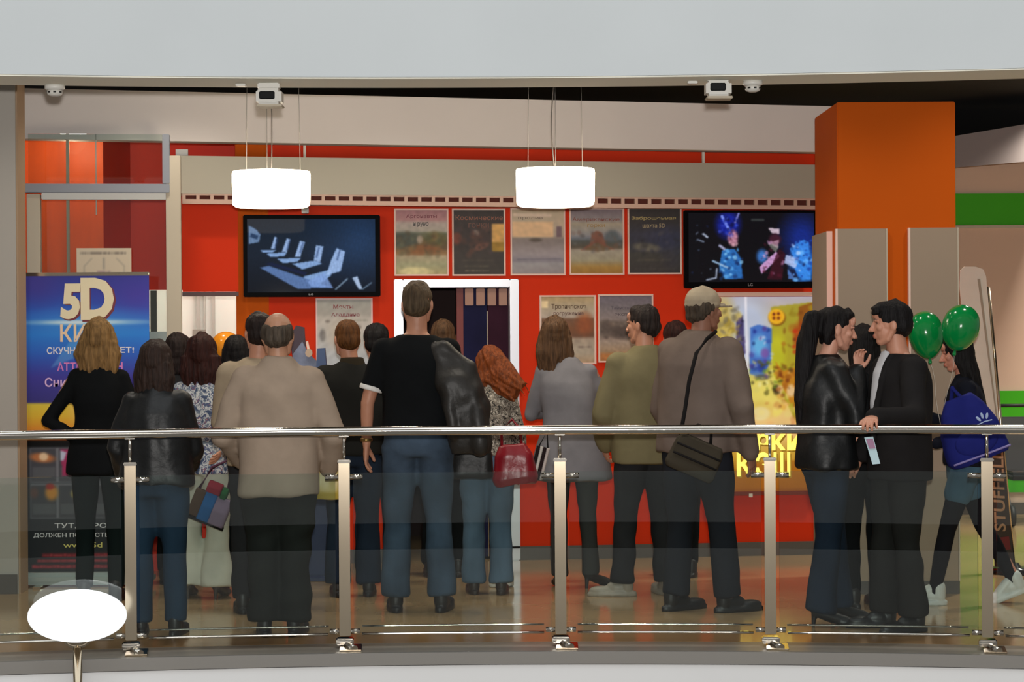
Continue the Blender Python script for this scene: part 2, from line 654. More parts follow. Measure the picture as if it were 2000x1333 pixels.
# doorway
dr = struct(empty('door_1', W3((DU0 + DU1) / 2, 0, 0)))
fw = 0.062
wbox('frame_jamb', DU0, DU0 + fw, 0, DZ, -0.14, 0.03, M_alu, dr, 0.006)
wbox('frame_jamb', DU1 - fw, DU1, 0, DZ, -0.14, 0.03, M_alu, dr, 0.006)
wbox('frame_head', DU0 + fw, DU1 - fw, DZ - fw * 0.9, DZ, -0.14, 0.03, M_alu, dr, 0.006)
wbox('hinge', DU1 - fw - .004, DU1 - .002, 0.085, 0.10, 0.03, 0.036, M_lens, dr)
M_navy = mat('navy_leaf', (26, 26, 62), 0.6, spec=.1, var=0.25, vscale=4)
M_plum = mat('plum_leaf', (54, 22, 40), 0.6, spec=.1, var=0.2, vscale=4)
ul0, ul1 = U(905, -.1), U(994, -.1)
um = U(951, -.1)
lf = wbox('door_leaf', ul0, um, 0.02, DZ - fw * 1.0, -0.13, -0.09, M_navy, dr)
lf2 = wbox('door_leaf', um + .006, DU1 - fw, 0.02, DZ - fw * 1.0, -0.13, -0.09, M_plum, dr)
wbox('meeting_strip', um, um + .006, 0.02, DZ - .22, -0.10, -0.085, M_steel, dr)
wbox('red_jamb', U(892, -.1), ul0, 0.02, DZ - fw, -0.13, -0.085, mat('door_red', (120, 30, 20), 0.5), dr)
for k in range(4):
    u0, u1, z0, z1 = wrect(908 + k * 22, 924.5 + k * 22, 564, 597, -.09)
    wbox('card', u0, u1, z0, z1, -0.088, -0.08, mat('pink_card', (196, 150, 130), 0.6), dr, 0.003)
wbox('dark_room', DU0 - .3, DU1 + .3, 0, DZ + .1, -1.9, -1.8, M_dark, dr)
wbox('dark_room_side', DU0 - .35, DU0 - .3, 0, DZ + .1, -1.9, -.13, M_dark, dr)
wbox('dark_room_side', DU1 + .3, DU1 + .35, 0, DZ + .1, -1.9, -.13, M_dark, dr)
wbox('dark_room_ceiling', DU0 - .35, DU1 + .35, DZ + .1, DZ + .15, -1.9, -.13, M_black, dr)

# ------------------------------------------------------------------ roller shutter box over the shop
sh = empty('shutter_box', W3(0, 0.2, 2.5), 0, 'long grey roller shutter housing with slotted rail above the red shop wall', 'shutter')
wquad('housing', [(341, 378), (1604, 388), (1604, 322), (341, 304)], 0.30, 0.28, M_shut, sh)
wquad('rail_top', [(356, 381.5), (1604, 391.5), (1604, 388.2), (356, 378.2)], 0.295, 0.03, M_pink, sh)
wquad('rail_bottom', [(356, 398), (1604, 410), (1604, 402), (356, 389)], 0.295, 0.05, M_pink, sh)
wquad('slot_back', [(356, 393), (1604, 405), (1604, 389), (356, 379)], 0.255, 0.02, M_slot, sh)
x = 356.0
while x < 1600:
    t = (x - 356) / 1248.0
    wquad('slot_divider', [(x, 389.4 + 12.6 * t), (x + 6.4, 389.4 + 12.6 * t), (x + 6.4, 381.1 + 10.3 * t), (x, 381.1 + 10.3 * t)], 0.293, 0.03, M_pink, sh)
    x += 27.4 - 1.8 * t
for px in (595, 1374):
    yb = 304 + 18 * (px - 341) / 1263.0
    wpix('hanger', px - 2.5, px + 2.5, yb - 36, yb + 1, 0.16, 0.02, M_paper, sh)
wpix('junction_box', 343, 367, 292, 304, 0.2, 0.06, M_plastic, sh)

# ------------------------------------------------------------------ ticket booth on the left
bt = empty('ticket_booth', W3(U(200), 0.3, 0), 0, 'glazed ticket booth with pale frame and red blind beside the pier', 'booth')
dB = 0.60
def zof(px, py, d): return WP(px, py, d)[1]
def bpost(nm, p0, p1, y0, m, d=dB, th=.09):
    wbox(nm, U(p0, d), U(p1, d), 0.0, zof((p0 + p1) / 2, y0, d), d - th, d, m, bt, 0.004)
bpost('frame_post', 54, 80, 379, M_beige)
bpost('frame_post', 326, 355, 304, M_beige)
wpix('frame_head', 80.5, 325.5, 377, 390, dB - .01, .07, M_plastic, bt, 0.004)
wpix('cross_beam', 47, 331, 359, 376, dB + .02, .12, M_gmetal, bt, 0.004)
wpix('upper_post', 317, 331, 262, 358.5, dB + .01, .1, M_gmetal, bt, 0.004)
wpix('glass_pane', 80, 326, 391, 1080, dB - .05, .008, mat_glass(), bt)
wpix('glass_pane', 55, 317, 262, 358, dB - .05, .008, mat_glass(), bt)
wpix('mullion', 130, 136, 262, 700, dB - .3, .02, M_beige, bt)
wpix('wire', 186.5, 188.5, 262, 420, dB - .25, .006, M_plastic, bt)
# inner walls of the booth: one facing, one turned away, one facing again
wbox('inner_wall', U(20, -.35), U(204, -.35), 0, 3.08, -.43, -.35, M_orangeb, bt)  # orange against the red walls puts their different lighting into colour
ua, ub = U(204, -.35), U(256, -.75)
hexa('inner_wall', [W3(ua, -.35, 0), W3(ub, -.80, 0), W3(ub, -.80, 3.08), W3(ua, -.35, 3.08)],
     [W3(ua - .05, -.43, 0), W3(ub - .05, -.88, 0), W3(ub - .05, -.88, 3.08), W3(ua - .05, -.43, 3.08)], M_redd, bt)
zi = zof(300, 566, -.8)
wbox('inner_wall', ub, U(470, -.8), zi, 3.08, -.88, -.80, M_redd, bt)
# office behind the counter window
un0, un1 = U(280, -.1), U(464, -.1)
zc, zk = 0.98, zof(400, 574, 0.1)
wbox('office_back', U(240, -2), U(520, -2), 0.5, 2.4, -2.05, -2.0, M_inner, bt)
wbox('office_side', U(240, -2), U(240, -2) + .05, 0.5, 2.4, -2.0, -.9, M_inner, bt)
wbox('office_side', U(508, -2), U(508, -2) + .05, 0.5, 2.4, -2.0, -.13, M_inner, bt)
wbox('office_ceiling', U(240, -2), U(520, -2), 2.35, 2.4, -2.0, -.9, M_inner, bt)
wbox('office_floor', U(240, -2), U(520, -2), 0.5, 0.55, -2.0, -.13, M_inner, bt)
for a, b_ in ((384, 391), (398, 402), (414, 420)):
    wpix('cabinet_edge', a, b_, 560, 760, -1.9, .06, mat('cabinet_grey', (170, 168, 160), 0.6), bt)
wpix('dark_jamb', 294, 306, 568, 720, 0.2, .05, mat('jamb_dark', (62, 54, 46), 0.5), bt)
wpix('desk_paper', 376, 402, 644, 690, -0.4, .01, M_paper, bt)
wpix('side_screen', 292, 326, 648, 760, 0.25, .02, mat('screen_white', (210, 212, 214), 0.5), bt)
wbox('counter', U(80, .2), U(462, .1), zc - .05, zc, -.1, .35, M_plastic, bt)
wbox('counter_front', U(80, .2), U(462, .1), 0, zc - .05, -.05, .25, M_redd, bt)
bl = wpix('roller_blind', 356, 465, 398, 570, 0.12, 0.02, M_red, bt)
wpix('blind_bar', 356, 466, 570.5, 579, 0.13, 0.04, mat('blind_bar', (70, 26, 20), 0.5), bt)
lamp('office_lamp', 'POINT', W3(U(440, -1.0), -1.0, 2.15), 15, (1.0, 0.99, 0.93), 0.2)

# notice on the booth glass
nt_ = empty('notice_sheet', W3(U(203, dB), dB + .012, 1.9), 0, 'white paper notice with a printed drawing taped to the booth glass', 'notice')
cv = Canvas((150, 257, 485, 640), 1.6, (206, 190, 166))
cv.textbar(158, 246, 494, 5, (110, 100, 92), 0.8, 3, 3.5)
cv.line(165, 520, 165, 630, 1.6, (150, 140, 128)); cv.line(243, 520, 243, 630, 1.6, (150, 140, 128))
cv.line(165, 520, 180, 505, 1.6, (150, 140, 128)); cv.line(243, 520, 228, 505, 1.6, (150, 140, 128))
cv.line(203, 505, 203, 525, 4, (160, 150, 138)); cv.textbar(190, 216, 531, 4, (150, 120, 130), 0.8, 5)
cv.on_wall('sheet', dB + .012, P_print, nt_)

# ------------------------------------------------------------------ orange column with taupe cladding
YC = 12.3
cx0, cx1 = PY(1637, 700, YC).x, PY(1868, 700, YC).x
ctop = PY(1750, 199, YC).z
co = empty('clad_column', ((cx0 + cx1) / 2, YC + .45, 0), 0, 'tall square orange column clad below with taupe panels', 'column')
box('core', ((cx0 + cx1) / 2, YC + .45, ctop / 2), (cx1 - cx0, .9, ctop), M_orange, co, 0.006)
def cpanel(p0, p1, y0):
    a, b_ = PY(p0, 700, YC - .03).x, PY(p1, 700, YC - .03).x
    zt_ = PY((p0 + p1) / 2, y0, YC - .03).z
    box('cladding_panel', ((a + b_) / 2, YC - .017, zt_ / 2 + .04), (b_ - a - .012, .03, zt_ - .08), M_taupe, co)
    box('panel_edge', (a, YC - .018, zt_ / 2 + .04), (.012, .035, zt_ - .08), M_edge, co)
    box('panel_edge', (b_, YC - .018, zt_ / 2 + .04), (.008, .033, zt_ - .08), M_beige, co)
cpanel(1635, 1733, 447)
cpanel(1777, 1872, 445)
pz = PY(1617, 455, YC + .4).z
box('cladding_panel', (cx0 - .016, YC + .52, pz / 2 + .04), (.03, .62, pz - .08), M_taupe, co)
box('panel_edge', (cx0 - .018, YC + .20, pz / 2 + .04), (.034, .012, pz - .08), M_edge, co)
box('plinth', ((cx0 + cx1) / 2, YC + .45, .04), (cx1 - cx0 + .02, .94, .08), M_skirt, co)

# ------------------------------------------------------------------ far right wall with green bands
YR = 17.5
wr = struct(box('wall_right', (6.4, YR + .06, 1.55), (8.0, .12, 3.1), M_tan))
def band(nm, y0, y1, m, px=1935, pr_=.02, x0=2.4, x1=10.4):
    z1, z0 = PY(px, y0, YR).z, PY(px, y1, YR).z
    box(nm, ((x0 + x1) / 2, YR - pr_ / 2, (z0 + z1) / 2), (x1 - x0, pr_, z1 - z0), m, wr)
band('green_band', 378, 440, M_green)
band('pale_strip', 440.5, 446, M_beige, pr_=.03)
band('green_band', 764, 962, M_green)
hexa('grey_header', [PY(1840, 330, 16.9), PY(2060, 311, 16.4), PY(2060, 233, 16.4), PY(1840, 270, 16.9)],
     [PY(1840, 330, 17.4), PY(2060, 311, 17.4), PY(2060, 233, 17.4), PY(1840, 270, 17.4)], mat('header_grey', (150, 140, 138), 0.7), wr)
struct(box('baseboard_right', (6.4, YR - .03, .05), (8.0, .03, .1), M_skirt))

# added fill lights, invented to brighten floor and walls, hidden above the beam's edge
for k, (dx, dy) in enumerate([(-2.9, 11.5), (-1.45, 11.5), (0, 11.5), (1.45, 11.5), (2.9, 11.5), (-2.2, 12.9), (-.7, 12.9), (.75, 12.9), (3.6, 13.6), (4.8, 14.6), (4.4, 16.2), (6.2, 15.8)]):
    dl = empty('fill_light', (dx, dy, 3.49), 0, 'unseen added downlight in the dark gallery ceiling', 'fill_light', 'added fill lights above the gallery')
    lathe('rim', (dx, dy, 3.478), [(.10, 0), (.115, 0), (.115, .011), (.10, .011)], M_plastic, dl, 24)
    lp = lamp('fill_light_beam', 'SPOT', (dx, dy, 3.47), 64 if dx < 3.3 else 380, (1.0, .92, .80), .09, None, (dx, dy, 0))
    lp.data.spot_size = math.radians(125); lp.data.spot_blend = .8
    lp.parent = dl; lp.matrix_parent_inverse = Matrix.Translation((-dx, -dy, -3.49))
lamp('booth_fill', 'POINT', W3(U(150), .12, 2.9), 8, (1.0, .8, .55), .1)  # added fill light that brightens the booth's orange walls

# ------------------------------------------------------------------ glass balustrade
rl = empty('glass_railing', (0, 10.36, 0), 0, 'curved steel and glass balustrade running along the gallery edge', 'railing')
DR = 10.36
RZ = 1.093
def rail_pt(X, z, off=0.0): return Vector((X, arc(X, DR) + off, z))
tube('handrail', [rail_pt(-3.6 + 7.2 * i / 60, RZ) for i in range(61)], 0.0235, M_steelp, rl, 16)
posts = []
for px in (250, 668, 1090, 1500, 1924):
    X = (px - 1000) / F * DR
    for _ in range(4):
        X = (px - 1000 + 0.006 * (1050 - 666)) / F * arc(X, DR)
    posts.append(X)
zpt = RZ - 0.155
def angle_at(X): return math.atan(-X / R_ARC)
for X in posts:
    a = angle_at(X)
    c = rail_pt(X, 0)
    R = Matrix.Rotation(a, 3, 'Z')
    def loc(x, y, z): return c + R @ Vector((x, y, 0)) + Vector((0, 0, z))
    po = box('post', loc(0, 0, zpt / 2 + .03), (0.056, 0.014, zpt - .06), M_steel, rl, 0.003, a)
    box('cap', loc(0, 0, zpt + .004), (0.066, 0.034, 0.018), M_steelp, po, 0.004, a)
    tube('stem', [loc(0, 0, zpt + .012), loc(0, 0, RZ - .02)], 0.0075, M_steelp, po, 10)
    box('saddle', loc(0, 0, RZ - .024), (0.05, 0.022, 0.008), M_steelp, po, 0.002, a)
    for zz, hw in ((zpt - .075, .094), (0.083, .076)):
        tube('glass_clamp', [loc(-hw, -.004, zz), loc(-.029, -.004, zz)], 0.0135, M_steelp, po, 12)
        tube('glass_clamp', [loc(.029, -.004, zz), loc(hw, -.004, zz)], 0.0135, M_steelp, po, 12)
    box('base_flange', loc(0, 0, .034), (.088, .07, .034), M_steelp, po, 0.006, a)
    tube('base_arm', [loc(.0, 0, .02), loc(.05, -.12, .012)], .017, M_steelp, po, 12)
    box('foot_plate', loc(0.03, -.06, .007), (.11, .2, .012), M_steel, po, 0.003, a)
ends = [posts[0] - 1.09] + posts + [posts[-1] + 1.09]
for i in range(len(ends) - 1):
    A, B = ends[i] + .045, ends[i + 1] - .045
    n = 8
    verts, faces = [], []
    z0, z1 = .075, zpt - .055
    for k in range(n + 1):
        X = A + (B - A) * k / n
        for off in (-.004, .004):
            verts += [rail_pt(X, z0, off), rail_pt(X, z1, off)]
    for k in range(n):
        q, r = k * 4, (k + 1) * 4
        faces += [(q, q + 1, r + 1, r), (q + 2, r + 2, r + 3, q + 3), (q + 1, q + 3, r + 3, r + 1), (q, r, r + 2, q + 2)]
    faces += [(0, 2, 3, 1), (n * 4, n * 4 + 1, n * 4 + 3, n * 4 + 2)]
    fix_normals(mk('glass_panel', verts, faces, mat_glass(), rl))
    tube('glass_rail', [rail_pt(A + .04 + (B - A - .08) * k / n, .068, 0) for k in range(n + 1)], .006, M_steelp, rl, 8)
    tube('glass_rail', [rail_pt(A + .04 + (B - A - .08) * k / n, .104, 0.03) for k in range(n + 1)], .005, M_steelp, rl, 8)

# ------------------------------------------------------------------ pendant lamps
def pendant(px0, px1, py0, py1, Y, label, cable_px):
    c = PY((px0 + px1) / 2, (py0 + py1) / 2, Y)
    s = Y / F
    r = (px1 - px0) / 2 * s
    h = (py1 - py0) * s - 2 * r * 0.012
    t = empty('pendant_lamp', (c.x, c.y, c.z - h / 2), 0, label, 'lamp', 'pendant lamps over the gallery')
    prof = [(r * .55, -h / 2 + .004), (r * .9, -h / 2), (r * .975, -h / 2 + .012), (r * .985, -h / 2 + .03),
            (r, h / 2 - .02), (r * .985, h / 2), (r * .93, h / 2 + .001), (r * .9, h / 2 - .02)]
    lathe('shade', c, prof, mat('lamp_shade', (255, 250, 236), 0.6, emit=(255, 240, 212), estr=9.0), t)
    lathe('top_ring', c + Vector((0, 0, h / 2 - .03)), [(r * .1, 0), (r * .88, .001), (r * .88, .006), (r * .1, .006)], M_steel, t)
    mw = mat('thin_wire', (120, 116, 112), 0.5)
    top = 3.49
    for k, a in enumerate((0.5, 2.6, 4.7)):
        e = c + Vector((r * .8 * math.cos(a), r * .8 * math.sin(a), h / 2 - .005))
        tube('suspension_wire', [e, e + Vector((-.012 * math.cos(a), 0, top - e.z))], .0016, mw, t, 6)
    pts = [c + Vector((0.0, 0, h / 2 - .028))]
    for k in range(1, 9):
        q = k / 8
        pts.append(Vector((c.x + cable_px * math.sin(q * 5.0) * s, c.y, pts[0].z + (top - pts[0].z) * q)))
    tube('power_cable', pts, .0032, mat('cable_grey', (96, 90, 86), 0.5), t, 8)
    lathe('ceiling_cup', (c.x, c.y, top - .02), [(.02, -.02), (.05, -.015), (.055, .0), (.055, .01)], M_plastic, t)
    return t
pendant(453.5, 606.5, 335, 406, 12.4, 'glowing white drum pendant lamp hanging above the left television', 2)
pendant(1007.5, 1162, 330, 404, 12.4, 'glowing white drum pendant lamp hanging in front of the film posters', -7)

# round lantern in the atrium at the lower left
gc = PY(151, 1203, 9.94)
gl = empty('globe_lantern', (gc.x, gc.y, -4.2), 0, 'glowing white flattened globe lantern in front of the glass railing', 'lamp')
gr_, gh = .237, .115
prof = [(max(.02, gr_ * math.sin(PI * k / 24)), -gh * math.cos(PI * k / 24)) for k in range(1, 24)]
lathe('globe', gc, prof, mat('globe_glow', (255, 255, 255), 0.5, emit=(245, 252, 255), estr=1.05), gl, 48,
      Matrix.Rotation(math.radians(2.5), 3, 'Y') @ Matrix.Rotation(math.radians(8), 3, 'X'))
tube('pole', [(gc.x, gc.y, -4.2), (gc.x, gc.y, gc.z - gh * .98)], .022, M_steel, gl, 16)
lathe('pole_foot', (gc.x, gc.y, -4.195), [(.16, 0), (.15, .02), (.05, .04), (.03, .08)], M_steel, gl)
lathe('collar', (gc.x, gc.y, gc.z - gh - .01), [(.03, -.03), (.06, -.01), (.07, .012)], M_steel, gl)

# ------------------------------------------------------------------ fittings under the beam
def floodlight(px, py, label):
    c = PY(px, py, 10.28)
    t = empty('flood_light', (c.x, c.y, c.z), 0, label, 'floodlight', 'floodlights under the beam')
    box('housing', c + Vector((0, .0, -.012)), (.128, .13, .082), M_plastic, t, .016)
    box('bezel', c + Vector((-.004, -.068, -.012)), (.108, .014, .066), M_plastic, t, .006)
    o = box('lens', c + Vector((-.006, -.0755, -.008)), (.078, .008, .040), M_lens, t, .018)
    box('bracket', c + Vector((-.004, 0, .045)), (.11, .06, .034), M_plastic, t, .006)
    box('hood', c + Vector((.004, -.01, -.058)), (.13, .12, .012), M_beige, t, .004)
floodlight(527, 186, 'white box floodlight under the beam above the left pendant lamp')
floodlight(1402, 170, 'white box floodlight under the beam beside the second smoke detector')
def detector(px, py, label):
    c = PY(px, py, 10.3)
    t = empty('smoke_detector', (c.x, c.y, 2.845), 0, label, 'detector', 'smoke detectors under the beam')
    lathe('base', (c.x, c.y, 2.82), [(.04, 0), (.05, .006), (.05, .025)], M_plastic, t, 28)
    lathe('chamber', (c.x, c.y, 2.795), [(.018, -.006), (.034, 0), (.04, .012), (.038, .025)], M_plastic, t, 28)
    for k in range(8):
        a = k * PI / 4 + .2
        box('vent', (c.x + .0375 * math.cos(a), c.y + .0375 * math.sin(a), 2.808), (.008, .014, .008), M_lens, t, 0, a)
detector(107, 176, 'round white smoke detector under the beam above the pier')
detector(1470, 157, 'round white smoke detector under the beam right of centre')
for px, py, lb in ((471, 168, 'small white plate under the beam left of the first floodlight'),
                   (1352, 154, 'small white plate under the beam left of the second floodlight')):
    c = PY(px, py, 10.3)
    o = box('mounting_plate', (c.x, c.y, 2.838), (.05, .06, .012), M_plastic, None, .003)
    tag(o, lb, 'plate', 'mounting plates under the beam')

# ------------------------------------------------------------------ televisions
M_tv = mat('tv_black', (9, 9, 11), 0.5, spec=.03)
def tv(rect, canvas, label, d=0.11):
    u0, u1, z0, z1 = wrect(*rect, d)
    t = empty('television', W3((u0 + u1) / 2, d - .05, z0), 0, label, 'television', 'televisions on the red wall')
    wbox('bezel', u0, u1, z0, z1, d - .05, d, M_tv, t, 0.006)
    wbox('wall_bracket', u0 + .3, u1 - .3, z0 + .15, z1 - .15, 0.001, d - .05, M_gmetal, t)
    canvas.on_wall('screen', d + .002, P_screen, t)
    return t, d

def Cx(ox, oy, s): return lambda pts: [(ox + x / s, oy + y / s) for x, y in pts]
c1 = Canvas((483, 733, 428, 571), 1.2)
c1.grad([(0, (14, 24, 38)), (0.5, (20, 30, 44)), (1, (10, 16, 26))])
c1.ell(700, 470, 70, 60, (34, 62, 100), 0.7, 1.6)
c1.ell(560, 452, 90, 30, (22, 36, 52), 0.6, 1.4)
T = Cx(400, 433, 4.0)
c1.poly(T([(345, 30), (400, 60), (435, 100), (425, 160), (345, 175)]), (120, 150, 190), 0.75)
c1.poly(T([(360, 90), (420, 110), (410, 140), (355, 120)]), (30, 50, 80), 0.9)
seatc = (126, 158, 205)
for bk, st in (
    ([(545, 118), (560, 122), (548, 215), (515, 215)], [(430, 222), (560, 222), (530, 240), (450, 240)]),
    ([(640, 130), (668, 138), (640, 240), (600, 238)], [(480, 250), (640, 240), (620, 272), (510, 275)]),
    ([(742, 150), (782, 160), (745, 275), (700, 275)], [(560, 290), (750, 285), (720, 315), (610, 325)]),
    ([(868, 185), (925, 195), (900, 320), (850, 300)], [(680, 330), (860, 305), (915, 330), (760, 375)]),
    ([(1030, 208), (1095, 235), (1060, 390), (945, 420), (985, 300)], [(765, 430), (985, 375), (985, 420), (900, 490), (800, 475)])):
    c1.poly(T(st), seatc, 0.95)
    c1.poly(T(bk), (150, 178, 222), 0.9)
    x_, y_ = bk[0]
    c1.poly(T([(x_ + 18, y_ + 12), (x_ + 30, y_ + 18), (x_ + 8, y_ + 100), (x_ - 6, y_ + 95)]), (40, 60, 100), 0.55)
c1.poly(T([(430, 360), (500, 345), (1000, 520), (720, 525)]), (84, 112, 160), 0.95)
c1.poly(T([(470, 330), (520, 320), (800, 400), (780, 420)]), (18, 28, 60), 0.9)
c1.poly(T([(800, 470), (930, 400), (1000, 520), (830, 510)]), (120, 150, 205), 0.8)
c1.line(*T([(1020, 530)])[0], *T([(1110, 450)])[0], 3, (110, 130, 150))
c1.poly(T([(1150, 440), (1190, 430), (1230, 530), (1200, 530)]), (170, 190, 220), 0.9)
c1.line(*T([(1230, 530)])[0], *T([(1300, 480)])[0], 2.5, (90, 110, 130))
c1.noise(0.10, 0.25, 4)
t1, dtv = tv((475, 743, 420, 580), c1, 'wall television showing a row of pale theatre seats')
wall_text('LG', 603, 612, 573.5, 577, dtv + .001, mat('tv_logo', (150, 150, 155), 0.4), t1)

c2 = Canvas((1345, 1590, 416, 551), 1.2)
c2.grad([(0, (10, 10, 16)), (1, (8, 8, 14))])
T = Cx(1320, 390, 6.667)
c2.ell(1320 + 1640 / 6.667, 390 + 500 / 6.667, 34, 40, (16, 40, 130), 0.9, 1.3)
c2.ell(1320 + 1650 / 6.667, 390 + 850 / 6.667, 24, 34, (40, 120, 215), 0.95, 0.7)
c2.poly(T([(1480, 640), (1660, 520), (1730, 560), (1760, 1050), (1640, 1050), (1560, 860)]), (52, 130, 220), 0.85)
c2.poly(T([(1430, 720), (1600, 760), (1560, 900), (1410, 830)]), (176, 190, 230), 0.85)
c2.poly(T([(1450, 900), (1560, 1040), (1460, 1040)]), (80, 120, 190), 0.8)
c2.poly(T([(1540, 900), (1600, 1040), (1560, 1060), (1470, 920)]), (14, 20, 50), 0.9)
c2.ell(1320 + 1120 / 6.667, 390 + 740 / 6.667, 10, 13, (60, 120, 200), 0.9, 0.8)
c2.poly(T([(1200, 370), (1350, 380), (1345, 450), (1250, 440)]), (196, 176, 190), 0.95)
c2.ell(1320 + 1290 / 6.667, 390 + 520 / 6.667, 12, 11, (60, 24, 40), 0.95, 0.5)
c2.poly(T([(1230, 560), (1340, 520), (1330, 640), (1260, 600)]), (170, 130, 150), 0.8)
c2.poly(T([(1190, 560), (1340, 610), (1300, 690), (1240, 640)]), (150, 150, 140), 0.6)
c2.poly(T([(1300, 680), (1350, 740), (1160, 930), (1110, 970), (1080, 880)]), (200, 150, 200), 0.9)
c2.poly(T([(1340, 640), (1420, 700), (1380, 1050), (1180, 1040), (1250, 850)]), (58, 14, 28), 0.8)
c2.ell(1320 + 680 / 6.667, 390 + 320 / 6.667, 22, 26, (16, 30, 140), 0.95, 0.8)
c2.line(*T([(600, 220)])[0], *T([(690, 390)])[0], 5, (120, 140, 230))
c2.line(*T([(820, 180)])[0], *T([(770, 300)])[0], 3.5, (120, 120, 190))
c2.ell(1320 + 740 / 6.667, 390 + 500 / 6.667, 10, 15, (190, 130, 150), 0.9, 0.5)
c2.line(*T([(570, 600)])[0], *T([(690, 690)])[0], 5, (150, 150, 180))
c2.poly(T([(600, 660), (760, 640), (840, 760), (870, 1030), (640, 1040), (560, 880)]), (40, 104, 176), 0.95)
c2.line(*T([(480, 800)])[0], *T([(680, 890)])[0], 3.5, (140, 170, 200))
c2.line(*T([(530, 900)])[0], *T([(520, 1020)])[0], 3, (150, 160, 180)); c2.line(*T([(520, 1020)])[0], *T([(400, 1045)])[0], 3, (150, 160, 180))
c2.line(*T([(360, 450)])[0], *T([(410, 490)])[0], 3.5, (190, 200, 220)); c2.line(*T([(280, 520)])[0], *T([(360, 550)])[0], 3, (110, 120, 140))
c2.line(*T([(990, 265)])[0], *T([(1140, 265)])[0], 4, (50, 54, 54))
c2.dabs(40, 1405, 1450, 488, 546, [(30, 80, 150), (90, 160, 220), (16, 40, 90), (130, 190, 230)], 1.5, 5, 31)
c2.dabs(50, 1545, 1588, 470, 548, [(20, 60, 150), (110, 180, 245), (60, 130, 220), (14, 30, 80), (190, 210, 240)], 1.5, 5, 32)
c2.dabs(24, 1405, 1440, 420, 462, [(10, 14, 60), (60, 80, 200), (24, 40, 150)], 2, 6, 33)
c2.dabs(14, 1424, 1440, 450, 480, [(110, 60, 80), (220, 170, 180), (70, 30, 50)], 1.5, 3.5, 34)
c2.dabs(26, 1485, 1530, 470, 545, [(80, 20, 40), (30, 10, 16), (190, 140, 180), (20, 16, 30)], 1.5, 5, 35)
c2.dabs(14, 1350, 1400, 440, 545, [(60, 70, 90), (20, 30, 60), (110, 120, 140)], 1, 3, 36)
c2.noise(0.16, 0.3, 9)
t2, dtv = tv((1337, 1601, 411, 563), c2, 'wall television showing two blue lit stage figures')
wall_text('LG', 1461, 1470, 554, 559, dtv + .001, mat('tv_logo', (150, 150, 155), 0.4), t2)

# small camera above the left television
sc_ = empty('wall_camera', W3(U(596, .2), .2, WP(596, 410, .2)[1]), 0, 'tiny black camera mounted above the left television', 'camera')
wpix('body', 589, 603, 403, 417, .24, .05, M_lens, sc_, .004)
wpix('mount', 592, 600, 395, 403, .22, .2, M_plastic, sc_)

# ------------------------------------------------------------------ film posters
def poster(rect, canvas, label, d=0.012, texts=(), frame=3.0, fm=None, nm='film_poster', group=None, pm=None):
    x0, x1, y0, y1 = rect
    u0, u1, z0, z1 = wrect(*rect, d)
    t = empty(nm, W3((u0 + u1) / 2, d, z0), 0, label, 'poster', group)
    fm = fm or M_edge
    w = frame * 14.2 / F
    wbox('backing', u0, u1, z0, z1, 0.001, d - .002, M_paper, t)
    wbox('frame_strip', u0, u0 + w, z0, z1, d - .0018, d + .008, fm, t)
    wbox('frame_strip', u1 - w, u1, z0, z1, d - .0018, d + .008, fm, t)
    wbox('frame_strip', u0 + w, u1 - w, z0, z0 + w, d - .0018, d + .008, fm, t)
    wbox('frame_strip', u0 + w, u1 - w, z1 - w, z1, d - .0018, d + .008, fm, t)
    canvas.on_wall('print', d, pm or P_print, t)
    for s, a, b, c, e, col, bo in texts:
        wall_text(s, a, b, c, e, d, mat('ink_%d_%d_%d' % col, col, 0.5), t, bo)
    return t
G5 = 'film posters on the red wall'
r = (770, 876, 408, 539); c = Canvas((773, 873, 411, 536), 1.5)
c.grad([(0, (170, 120, 126)), (.15, (190, 140, 140)), (.2, (196, 180, 172)), (.33, (186, 178, 164)), (.36, (110, 116, 96)), (.55, (120, 96, 64)), (.68, (150, 112, 70)), (.72, (176, 160, 130)), (.85, (168, 166, 130)), (1, (180, 166, 120))])
c.ell(790, 470, 30, 16, (78, 86, 76), .9, .6); c.ell(850, 468, 24, 14, (110, 104, 52), .8, .7)
c.ell(826, 488, 34, 10, (150, 96, 52), .9, .6); c.dabs(40, 774, 872, 455, 500, [(80, 84, 60), (150, 110, 60), (96, 76, 50), (120, 120, 90)], 3, 8, 41, .5); c.ell(820, 468, 6, 8, (190, 170, 150), .9, .5); c.ell(812, 531, 30, 9, (226, 214, 160), .9, .4)
c.noise(.08, .1, 2)
poster(r, c, 'upper film poster with a pale sky, grey hills and tan field, nearest the left television', group=G5,
       texts=[('Аргонавты', 793, 853, 419, 428, (120, 40, 60), .01), ('и руно', 807, 837, 434, 444, (70, 64, 62), .02)])
r = (883, 987, 408, 539); c = Canvas((886, 984, 411, 536), 1.5)
c.grad([(0, (50, 40, 36)), (.3, (62, 50, 48)), (.6, (58, 48, 44)), (1, (52, 46, 40))])
c.ell(892, 466, 9, 12, (130, 62, 44), .9, .6); c.ell(930, 455, 7, 5, (160, 148, 140), .8, .6, .6); c.ell(940, 482, 14, 6, (150, 96, 76), .8, .7, -.4)
c.ell(935, 468, 16, 16, (100, 62, 50), .5, 1); c.rect(960, 984, 438, 474, (236, 184, 104)); c.rect(961, 984, 474, 492, (170, 132, 40))
c.dabs(40, 890, 960, 440, 500, [(90, 56, 44), (40, 34, 36), (130, 80, 60), (60, 50, 60)], 2, 7, 42, .6); c.textbar(904, 962, 509, 2, (104, 90, 72), .7, 3); c.textbar(908, 956, 520, 2, (96, 90, 72), .7, 4); c.textbar(908, 955, 529, 2.4, (130, 120, 100), .7, 5)
c.noise(.12, .12, 3)
